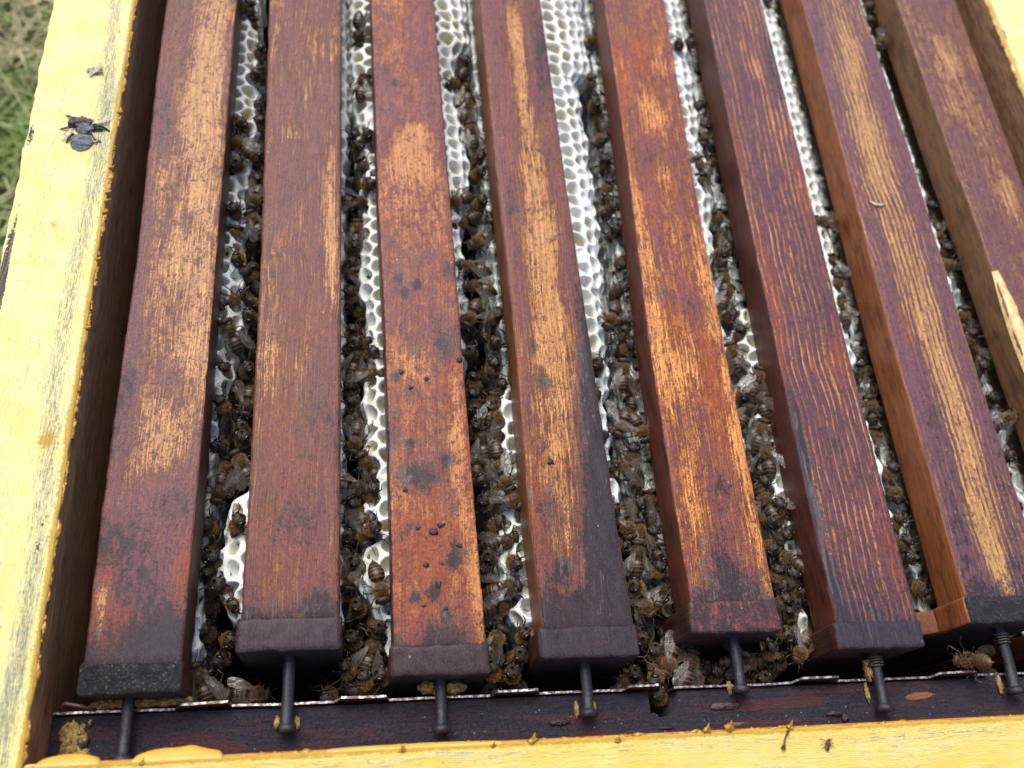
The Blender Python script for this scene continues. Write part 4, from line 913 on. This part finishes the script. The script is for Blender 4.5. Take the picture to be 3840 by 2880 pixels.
# long bare scar on bar 8
fr, O = FRAMES[8]
V, F = [], []
for k in range(30):
    t = k / 29; y = 129 - 52 * t
    x0 = float(edges(8, np.array([y]))[0][0])
    w = 3.4 * math.sin(math.pi * min(1, t * .9 + .06)) ** .7 * (1 + .2 * mnoise.noise(Vector((y * .3, 0, 0)))) + .05
    V += [(x0 - .35, y, -1.9 * math.sin(math.pi * t) - .3), (x0 + .15, y, -.35), (x0 + .75, y, .42), (x0 + .5 + w, y, .42), (x0 + .72 + w, y, .02)]
for k in range(29):
    for j in range(4): F.append([k * 5 + j, k * 5 + j + 1, (k + 1) * 5 + j + 1, (k + 1) * 5 + j])
mesh_np('split_scar', np.array(V), F, simple('bare_split_wood', (.80, .58, .28), .6, .0003, .5, (.62, .36, .12)), fr, origin=O, label='bare pale split wood on the left edge')
# pale sliver on bar 7 and crack in its side
fr, O = FRAMES[7]
V, F = tube([(258.5, 156, .25), (260, 154.4, .5), (262.2, 154.2, .45), (264, 154.8, .2)], [.15, .5, .55, .12], 7)
mesh_np('wax_sliver', V, F, simple('pale_sliver', (.42, .34, .32), .5), fr, origin=O)

# ---------------------------------------------------------------- wax combs
combs_bvh_v, combs_bvh_f = [], []
def comb(g, side, prof):
    if side == 'L': bar = g; sgn = 1
    else: bar = g + 1; sgn = -1
    ys0 = np.array([q[0] for q in prof]); bs0 = np.array([q[1] for q in prof])
    def surf(y, s, d):
        e = edges(bar, y)
        xe = e[1] if side == 'L' else e[0]
        b = np.interp(y, ys0, bs0)
        b = b + .8 * np.sin(y * .33 + g * 2) * np.clip(b / 6, 0, 1) + .5 * np.sin(y * .81 + g)
        eo = edges(g + 1, y)[0] - edges(g, y)[1] if 1 <= g <= 7 else 7.0
        b = np.clip(b, .8, eo - .5)
        zt = -14.6 + .40 * np.clip(b - 4, 0, 11) - 2.2 * np.clip(3.6 - b, 0, 4)
        h = b * .38 + 3.2
        Le = 1.57 * np.sqrt((b * b + h * h) / 2)
        t = np.clip(s / Le, 0, 1) * (np.pi / 2)
        x = b * np.sin(t); z = zt - h * (1 - np.cos(t)) - np.clip(s - Le, 0, None)
        nx = np.sin(t) * h; nz = np.cos(t) * b + .001
        l = np.sqrt(nx * nx + nz * nz)
        nx, nz = nx / l, nz / l
        X = xe + sgn * (x - .8 - nx * d)
        Z = z - nz * d
        return X, Z
    py, ps = 5.35, 4.65
    y0 = BARS[bar - 1]['yj'] + 3.0
    ny = int((372 - y0) / py)
    nr = 7
    corner = [(math.cos(math.pi / 6 + k * math.pi / 6 * 1), math.sin(math.pi / 6 + k * math.pi / 6)) for k in range(12)]
    Rc = py / math.sqrt(3)
    AY, AS, AD, F, mi = [], [], [], [], []
    for j in range(nr):
        for i in range(ny):
            cy = y0 + i * py + (py / 2 if j % 2 else 0)
            cs = .6 + j * ps
            if cy > 300 and j > 3: continue
            sealed = mnoise.noise(Vector((cy * .07, cs * .15, g * 3 + sgn))) > .40
            ro = rng.uniform(.72, .83) if not sealed else .6
            dep = rng.uniform(3.6, 5.5) if not sealed else .5
            base = len(AY)
            ex = rng.uniform(-.05, .05)
            for ring, (fr_, dd) in enumerate(((1.0, 0), (.93, -.10), (ro + .05, .0), (ro, .35), (ro - .04, 1.1), (ro - .08, dep * .5), (ro - .12, dep))):
                for k in range(12):
                    ca, sa = corner[k]
                    rr = Rc if k % 2 == 0 else Rc * math.cos(math.pi / 6)
                    rnd = Rc * .93
                    q = rr if ring == 0 else rr * (1 - min(1, ring * .5)) + rnd * min(1, ring * .5)
                    AY.append(cy + sa * 0 + ca * q * fr_ * 1.0)
                    AS.append(cs + sa * q * fr_ * (1 + ex * (ring > 1)))
                    AD.append(dd)
            AY.append(cy); AS.append(cs); AD.append(dep + .3)
            cidx = len(AY) - 1
            for ring in range(6):
                for k in range(12):
                    k2 = (k + 1) % 12
                    F.append([base + ring * 12 + k, base + ring * 12 + k2, base + (ring + 1) * 12 + k2, base + (ring + 1) * 12 + k])
                    mi.append(0 if (ring < 4 or sealed) else 1)
            for k in range(12):
                F.append([base + 72 + k, base + 72 + (k + 1) % 12, cidx]); mi.append(0 if sealed else 1)
    AY, AS, AD = map(np.array, (AY, AS, AD))
    # smooth irregular warp shared by neighbouring cells
    wy = .45 * np.sin(AY * .41 + AS * .5 + g) + .30 * np.sin(AY * .93 - AS * .8 + 2 * g)
    ws = .38 * np.sin(AY * .52 - AS * .37 + g * 1.3) + .25 * np.sin(AY * 1.1 + AS * .6)
    AD = AD + .15 * np.sin(AY * .7 + AS * .9) * np.cos(AY * .23 + g)
    Yw, Sw = AY + wy, AS + ws
    X, Z = surf(Yw, np.clip(Sw, -2, None), AD)
    V = np.stack([X, Yw, Z], 1)
    if sgn > 0: F = [f[::-1] for f in F]
    fr, O = FRAMES[bar]
    mesh_np('wax_comb', V, F, [MT['comb'], MT['cell']], fr, mi=mi, origin=O, label='white wax comb bulging from below the bar into the gap')
    o = sum(len(v) for v in combs_bvh_v)
    combs_bvh_v.append(V)
    combs_bvh_f.extend([[a + o for a in f] for f, m_ in zip(F, mi) if True])
for g, s, prof in COMBS: comb(g, s, prof)
BV = BVHTree.FromPolygons(np.concatenate(combs_bvh_v).tolist(), combs_bvh_f)
# central sheet of every comb deep below
for i in range(1, 9):
    fr, O = FRAMES[i]
    V, F, N = rbox(O[0] - 9, O[0] + 9, BARS[i - 1]['yj'] + 4, 380, -199, -24, 2, (3, 8, 8))
    V[:, 0] += edges(i, V[:, 1])[0] - edges(i, np.array([BARS[i - 1]['ye']]))[0]
    V = wob(V, .8, .1, i)
    mesh_np('comb_core', V, F, MT['shaded_oldcomb'], fr, origin=O)

# ---------------------------------------------------------------- bees
def loft(stations, n=14):
    V, F = [], []
    for (y, zc, hw, hh) in stations:
        for k in range(n):
            a = 2 * math.pi * k / n
            V.append((hw * math.cos(a), y, zc + hh * math.sin(a)))
    m = len(stations)
    for i in range(m - 1):
        for k in range(n):
            k2 = (k + 1) % n
            F.append([i * n + k, (i + 1) * n + k, (i + 1) * n + k2, i * n + k2][::-1])
    F.append([k for k in range(n)]); F.append([(m - 1) * n + k for k in range(n)][::-1])
    return np.array(V), F
def bee_body(flex=0.0, fat=1.0):
    st = [(-6.95, -.5, .05, .05)]
    prof_y = [-6.9, -6.4, -5.8, -5.0, -4.2, -3.4, -2.6, -1.8, -1.2, -.7, -.4]
    prof_r = [.25, .85, 1.25, 1.68, 1.95, 2.10, 2.12, 1.95, 1.6, 1.0, .6]
    for y in np.arange(-6.85, -.45, .19):
        r = np.interp(y, prof_y, prof_r)
        fr = ((y + 20.05) / 1.15) % 1
        r *= 1 + .045 * (1 - fr) - .03 * (fr > .9)
        st.append((y, -.30 - flex * (y + .5) ** 2 * .05, r * fat, r * .90 * fat))
    st += [(-.3, -.1, .42, .42), (-.05, 0, .5, .5), (.15, .05, .95, .95), (.5, .1, 1.4, 1.4), (1.0, .12, 1.78, 1.75), (1.6, .12, 1.92, 1.9), (2.2, .1, 1.82, 1.8), (2.75, .0, 1.45, 1.4), (3.15, -.1, .9, .95), (3.35, -.2, .5, .5),
           (3.5, -.3, .55, .6), (3.62, -.4, 1.3, 1.35), (3.85, -.45, 1.72, 1.62), (4.2, -.5, 1.85, 1.75), (4.6, -.55, 1.7, 1.65), (4.95, -.65, 1.3, 1.35), (5.2, -.85, .8, .9), (5.35, -1.0, .35, .4)]
    V, F = loft(st)
    # heart-shaped head: narrower towards the mouth
    hd = V[:, 1] > 3.45
    V[hd, 0] *= 1 + .16 * np.clip(V[hd, 2] + .5, -1.6, 1)
    return V, F
def body_surface(V, F, cond, n, lo, hi, seed):
    r = np.random.default_rng(seed)
    tri = []
    for f in F:
        if len(f) == 4: tri.append((f[0], f[1], f[2])); tri.append((f[0], f[2], f[3]))
    tri = np.array(tri)
    c = V[tri].mean(1); keep = np.array([cond(q) for q in c]); tri = tri[keep]
    a, b, d = V[tri[:, 0]], V[tri[:, 1]], V[tri[:, 2]]
    cr = np.cross(b - a, d - a); ar = np.linalg.norm(cr, axis=1)
    pick = r.choice(len(tri), n, p=ar / ar.sum())
    u, v = r.random(n), r.random(n); sw = u + v > 1; u[sw] = 1 - u[sw]; v[sw] = 1 - v[sw]
    P = a[pick] + (b - a)[pick] * u[:, None] + (d - a)[pick] * v[:, None]
    nr = cr[pick] / ar[pick][:, None]
    ax_ = np.stack([np.zeros(n), P[:, 1], np.zeros(n)], 1); ax_[:, 2] = -.2
    flip = ((P - ax_) * nr).sum(1) < 0
    nr[flip] *= -1
    L = r.uniform(lo, hi, n)
    dirn = nr + r.normal(0, .3, (n, 3)) + np.array([0, -.35, 0])
    dirn /= np.linalg.norm(dirn, axis=1)[:, None]
    side = np.cross(dirn, r.normal(0, 1, (n, 3))); side /= np.linalg.norm(side, axis=1)[:, None]
    w = .035
    VV = np.stack([P - side * w, P + side * w, P + dirn * L[:, None]], 1).reshape(-1, 3)
    FF = (np.arange(n) * 3)[:, None] + [0, 1, 2]
    return VV, FF.tolist()
def wing_mesh(L, W, seed=0):
    out = [(0, 0), (.12, .25), (.35, .55), (.6, .78), (.82, .92), (.96, .75), (1.0, .45), (.95, .1), (.8, -.15), (.55, -.22), (.3, -.15), (.12, -.08)]
    V = [(0, -x * L, 0) for x in ()] ; V = []
    for (a, b) in out: V.append((b * W, -a * L, .12 * math.sin(b * 5 + a * 4)))
    V.append((W * .25, -L * .55, .18))
    c = len(V) - 1; n = len(out)
    F = [[i, (i + 1) % n, c] for i in range(n)]
    return np.array(V), F
class BeeKit: pass
def make_kit(seed, drone=False, flex=.6, fat=1.0, spread=12, hair='hair'):
    r = np.random.default_rng(seed)
    K = {}
    V, F = bee_body(flex, fat)
    K['body'] = (V, F, MT['bee'])
    ha = body_surface(V, F, lambda q: 0.0 < q[1] < 3.2, 1400, .40, .85, seed)
    hb = body_surface(V, F, lambda q: q[1] < -.6 and ((q[1] + 20.05) / 1.15) % 1 > .60, 300, .12, .28, seed + 1)
    hc = body_surface(V, F, lambda q: 3.5 < q[1] < 5.0 and abs(q[0]) < 1.3, 160, .15, .35, seed + 2)
    K['fur'] = (*merge([ha, hb, hc]), MT[hair])
    es = 1.5 if drone else 1.0
    for s in (-1, 1):
        Ve, Fe = blob((s * (1.62 if not drone else 1.15), 4.25, -.35 + (.35 if drone else 0)), (.52 * es * (1.2 if drone else 1), .72 * es, 1.15 * (1.15 if drone else 1)), 1, (12, 9), 0.0)
        K['eye', s] = (Ve, Fe, MT['eye'])
        a = r.uniform(-.3, .3, 3)
        K['antenna', s] = (*tube([(s * .45, 4.9, .1), (s * (1.0 + a[0] * .4), 5.7, .9), (s * (1.35 + a[1]), 6.5 + a[2], .6), (s * (1.7 + a[1] * 1.5), 7.6 + a[2], .1)], [.13, .11, .13, .11], 5), MT['leg'])
        for nm, J in (('f', [(.9, 2.7, -1.2), (2.2, 3.4, -.6), (3.0, 4.5, -1.9), (3.2, 5.5, -2.5)]), ('m', [(1.1, 1.6, -1.4), (3.0, 1.7, -.4), (4.2, 1.1, -2.0), (5.0, .6, -2.6)]), ('h', [(1.0, .6, -1.3), (2.8, -.5, -.2), (3.9, -2.5, -1.5), (4.4, -4.1, -2.6)])):
            P = [np.array((s * j[0], j[1], j[2])) + r.normal(0, .28, 3) * q for q, j in enumerate(J)]
            mid = (P[1] + P[2]) / 2
            wid = .36 if nm == 'h' else .22
            K['leg', s, nm] = (*tube([P[0], (P[0] + P[1]) / 2, P[1], P[1] * .7 + P[2] * .3, P[2] * .8 + P[1] * .2, P[2], P[3]], [.24, .26, .16, wid * .8, wid, .14, .09], 6), MT['leg'])
        for q, (L, W) in enumerate(((8.6, 2.9), (6.0, 2.1))):
            Vw, Fw = wing_mesh(L, W)
            ang = math.radians((spread + q * 10 + r.uniform(-5, 5)))
            Vw = Vw * [s, 1, 1]
            M3 = Matrix.Rotation(s * ang, 3, 'Z') @ Matrix.Rotation(s * math.radians(18 - 4 * q), 3, 'Y') @ Matrix.Rotation(math.radians(4), 3, 'X')
            Vw = np.array([M3 @ Vector(v) for v in Vw]) + [s * 1.0, 1.7 - q * .5, 1.65 - q * .2]
            if s < 0: Fw = [f[::-1] for f in Fw]
            K['wing', s, q] = (Vw, Fw, MT['wing'])
    sc_ = 1.12 if drone else 1.0
    meshes = []
    for key, (V_, F_, mt) in K.items():
        nm = key if isinstance(key, str) else key[0]
        me = bpy.data.meshes.new('bee_' + nm)
        me.from_pydata((np.asarray(V_) * MM * sc_).tolist(), [], F_)
        me.materials.append(mt)
        me.polygons.foreach_set('use_smooth', np.ones(len(me.polygons), dtype=bool))
        me.update()
        meshes.append((nm, me))
    return meshes
KITS = {'h': [make_kit(11, flex=.8, spread=10), make_kit(12, flex=1.0, spread=14, hair='hair2'), make_kit(13, flex=.5, spread=9)],
        't': [make_kit(21, flex=.4, spread=11), make_kit(22, flex=.6, spread=15, hair='hair2'), make_kit(23, flex=.8, spread=8)],
        'w': [make_kit(31, flex=.4, spread=30), make_kit(32, flex=.7, spread=38)],
        'd': [make_kit(41, True, .4, 1.2, 14, 'hair2')]}
def place_bee(kit, M, scale, label, group):
    r = bpy.data.objects.new('honey_bee', None)
    r.empty_display_size = .005
    COL.objects.link(r)
    r.matrix_world = M @ Matrix.Scale(scale, 4)
    setp(r, label, 'bee', group)
    for nm, me in kit:
        o = bpy.data.objects.new(nm, me)
        COL.objects.link(o); o.parent = r
    return r
def frame_from(head, dorsal):
    y = head.normalized(); x = y.cross(dorsal)
    if x.length < .1: x = y.cross(Vector((1, 0, 0.2)))
    x.normalize(); z = x.cross(y)
    return Matrix(((x.x, y.x, z.x, 0), (x.y, y.y, z.y, 0), (x.z, y.z, z.z, 0), (0, 0, 0, 1)))
BARNAME = {0: 'left wall', 1: 'pale figured bar', 2: 'fine grained reddish bar', 3: 'arch marked bar', 4: 'gold striped bar', 5: 'red orange bar', 6: 'dark ruled bar', 7: 'ribbed golden bar', 8: 'scarred rightmost bar'}
CAMP = cam.location / MM
extra = []
for g, ya, yb, k in ((1, 20, 230, 14), (2, 15, 120, 10), (3, 15, 140, 14), (4, 15, 110, 12), (5, 18, 100, 10), (6, 15, 60, 4), (7, 30, 90, 3)):
    for q in range(k):
        y = rng.uniform(ya, yb)
        x = float(edges(g, np.array([y]))[1][0]) + rng.uniform(3.5, 10)
        extra.append([g, x, y, rng.uniform(-34, -25), rng.uniform(-60, 60), 'h'])
allb = [list(b) + [0] for b in BEES] + [b + [1] for b in extra]
placed = []
for b in allb:
    g, x, y, z, hd, mode, ex = b
    P = Vector((x, y, z)); d = (P - CAMP); dist = d.length; d.normalize()
    hit, nrm, idx, hdist = BV.ray_cast(CAMP, d)
    if nrm is not None and nrm.dot(d) > 0: nrm = -nrm
    onc = False
    if hit is not None:
        if mode in ('t', 'w') and hit.z > -36 and g < 8:
            P = hit - d * 2.9 if hdist - 2.9 < dist + 12 else P; onc = hdist < dist + 15
        elif hdist < dist + 2.6:
            P = hit - d * 2.6; onc = True
    if g in (1, 2, 3, 4, 5, 6, 7) and y > BARS[g - 1]['yj'] + 2:
        xa = float(edges(g, np.array([P.y]))[1][0]); xb = float(edges(g + 1, np.array([P.y]))[0][0])
        if P.z > -16.5: P.x = min(max(P.x, xa + 2.3), xb - 2.3)
        mid = (xa + xb) / 2
    else: mid = P.x + .1
    placed.append((g, P, hd, mode, onc, nrm, P.x < mid, ex))
placed.sort(key=lambda t: (t[0], t[1].y))
# keep clear distances
keep = []
for t in placed:
    if t[7] and any((t[1] - q[1]).length < 4.5 for q in keep): continue
    keep.append(t)
cnt = {}
ORD = ['first', 'second', 'third', 'fourth', 'fifth', 'sixth', 'seventh', 'eighth', 'ninth', 'tenth']
def suffix(n):
    if n <= 10: return ORD[n - 1]
    return '%d%s' % (n, 'th' if 10 < n % 100 < 14 else {1: 'st', 2: 'nd', 3: 'rd'}.get(n % 10, 'th'))
r2 = random.Random(3)
for (g, P, hd, mode, onc, nrm, left, ex) in keep:
    if mode in ('t', 'w'):
        a = math.radians(hd)
        dors = (nrm if (onc and nrm is not None) else Vector((.1, -.1, 1))) + Vector((0, 0, .55))
        dors.normalize()
        head = Vector((math.sin(a), math.cos(a), r2.uniform(-.15, .45)))
        head = (head - dors * head.dot(dors) * .8)
    elif mode == 'd':
        dors = Vector((-.6, -.5, .5)); head = Vector((.1, .35, .9))
    else:
        a = math.radians(hd)
        head = Vector((r2.uniform(-.35, .35), math.sin(a) * .9 + .15, math.cos(a) * 1.0 + .35))
        sx = 1 if left else -1
        dors = Vector((sx * r2.uniform(.2, 1.0), r2.uniform(-1.0, .2), .45))
    M = frame_from(head, dors)
    c_local = Vector((0, .9 if mode in ('t', 'w') else 2.6, 0))
    sc_ = r2.uniform(.94, 1.06) * (1.0 if mode != 'h' else 1.02)
    loc = P - (M.to_3x3() @ c_local) * sc_
    M4 = Matrix.Translation(loc * MM) @ M
    cnt[g] = cnt.get(g, 0) + 1
    kit = r2.choice(KITS[mode])
    pose = {'t': 'with folded wings', 'w': 'with half open wings', 'h': 'showing its head, climbing up', 'd': 'with very large eyes, a drone,'}[mode]
    if g < 8:
        label = 'bee %s, %s from front, gap right of %s' % (pose.replace('showing its head, climbing up', 'climbing head up').replace('with very large eyes, a drone,', 'with huge eyes'), suffix(cnt[g]), BARNAME[g])
    else:
        label = 'bee %s, %s from front, near bar ends and metal strip' % (pose.replace('showing its head, climbing up', 'climbing head up'), suffix(cnt[g]))
    place_bee(kit, M4, sc_, label, 'honey bees between the frames')

# ---------------------------------------------------------------- dead bee and bits on the rims
db = empty('dead_bee', (4.6, 163, ZY), label='flattened dried dead bee stuck to the left yellow rim, grey abdomen and pale wings', cat='bee')
O = (4.6, 163, ZY)
def ob(name, V, F, m, **k): return mesh_np(name, V, F, m, db, origin=O, **k)
st = [(0, .2, .2), (.6, 1.6, .5), (1.5, 2.5, .8), (2.8, 3.1, 1.0), (4.0, 3.2, 1.05), (5.2, 2.9, .95), (6.2, 2.2, .7), (6.9, .9, .4), (7.2, .1, .1)]
sx_ = np.arange(.05, 7.2, .16); q0 = [q[0] for q in st]
V, F = loft([(-y, np.interp(y, q0, [q[2] for q in st]) * .55, np.interp(y, q0, [q[1] for q in st]) * (1.05 - .09 * (y % 1.15)), np.interp(y, q0, [q[2] for q in st]) * (1.25 - .35 * (y % 1.15))) for y in sx_], 24)
V2, F2 = blob((.2, 1.6, .6), (2.6, 2.2, 1.0), 4, (16, 12), .4, 1.5)
V3, F3 = blob((1.8, 3.6, .5), (1.1, 1.0, .7), 7, (12, 8), .5, 1.5)
V, F = merge([(V, F), (V2, F2), (V3, F3)])
V = wob(V * [1, 1, .6], .35, .9, 3) + [4.6, 162.5, ZY]
ob('body', V, F, MT['dead'])
V, F = blob((-1.5 + 4.6, 166.0, ZY + .4), (3.0, 1.9, .75), 14, (18, 12), .5, 1.8)
ob('torn_thorax', V, F, MT['dead2'], label='torn reddish thorax side')
for (pts, r) in ((((-2.5, 3.6), (-4.3, 4.8), (-5.8, 5.6)), .28), (((-3, .9), (-4.6, .4), (-6.6, .3)), .3), (((2.6, 1.4), (4.8, 1.9), (7.2, .6)), .42), (((-2.5, -1.5), (-3.6, -3.2), (-4.2, -4.8)), .32), (((2.6, -1.6), (3.6, -3.4), (5.4, -3.8)), .3), (((3.0, .6), (4.2, .9), (5.2, .5)), .35)):
    P_ = [(4.6 + a, 163 + b, ZY + h) for (a, b), h in zip(pts, (.6, .8, .2))]
    V, F = tube(P_, [r, r * 1.2, r * .5], 7)
    ob('leg', V, F, MT['leg'])
for (ox, oy, ang, L, W, s) in ((2.0, 2.6, 108, 5.5, 2.2, 1), (-3.0, .5, -18, 5.0, 1.8, -1), (2.6, -.6, 12, 4.0, 1.4, 1)):
    V, F = wing_mesh(L, W); V = V * [s, 1, 1]
    M3 = Matrix.Rotation(math.radians(ang), 3, 'Z')
    V = np.array([M3 @ Vector(v) for v in V]) + [4.6 + ox, 163 + oy, ZY + .7]
    ob('wing', V, F, MT['dwing'])
# torn insect wing further up the rim
V, F = wing_mesh(6.5, 2.6); M3 = Matrix.Rotation(math.radians(140), 3, 'Z')
V = np.array([M3 @ Vector(v) for v in V]); V[:, 2] *= 2.5
V2, F2 = blob((-.3, .2, .2), (2.0, 1.2, .35), 8, (14, 8), .5, 1.6)
tw = empty('insect_wing', (5.6, 187, ZY), label='crumpled brown translucent insect wing stuck on the left yellow rim', cat='wing')
mesh_np('wing_membrane', V + [3.0, 184.0, ZY + .55], F, MT['dwing'], tw, origin=(5.6, 187, ZY))
mesh_np('wing_root', V2 * [1, 1, 1] + [4.8, 186.4, ZY + .1], F2, MT['dwing'], tw, origin=(5.6, 187, ZY))
# tiny insect on the front rim
bugo = (200.9, -17.1, ZY)
bug = empty('tiny_fly', bugo, label='tiny brown fly on the front yellow rim near the right', cat='fly')
V, F = blob((200.9, -17.0, ZY + .7), (.62, .85, .5), 3, (12, 8), .1)
V2, F2 = blob((201.3, -16.2, ZY + .7), (.4, .4, .35), 3, (10, 8), .1)
V3, F3 = blob((200.5, -17.9, ZY + .6), (.55, .8, .4), 3, (10, 8), .1)
V, F = merge([(V, F), (V2, F2), (V3, F3)])
mesh_np('body', V, F, MT['bug'], bug, origin=bugo)
for s in (-1, 1):
    for q in (-.5, 0, .6):
        V, F = tube([(200.9 + s * .4, -17 + q, ZY + .6), (200.9 + s * 1.1, -17 + q * 1.5, ZY + .8), (200.9 + s * 1.7, -17 + q * 2.2, ZY + .05)], [.09, .08, .05], 5)
        mesh_np('leg', V, F, MT['bug'], bug, origin=bugo)
# brown wax thread on the front rim
V, F = tube([(189.2, -17.6, ZY + .3), (189.5, -16.6, ZY + .6), (190.0, -15.2, ZY + .7), (191.2, -13.6, ZY + .6)], [.7, .25, .2, .4], 8)
setp(mesh_np('wax_thread', V, F, MT['bug']), label='thin dark brown hooked wax thread lying on the front yellow rim', cat='wax thread')
print('objects', len(bpy.data.objects), 'bees', len(keep))
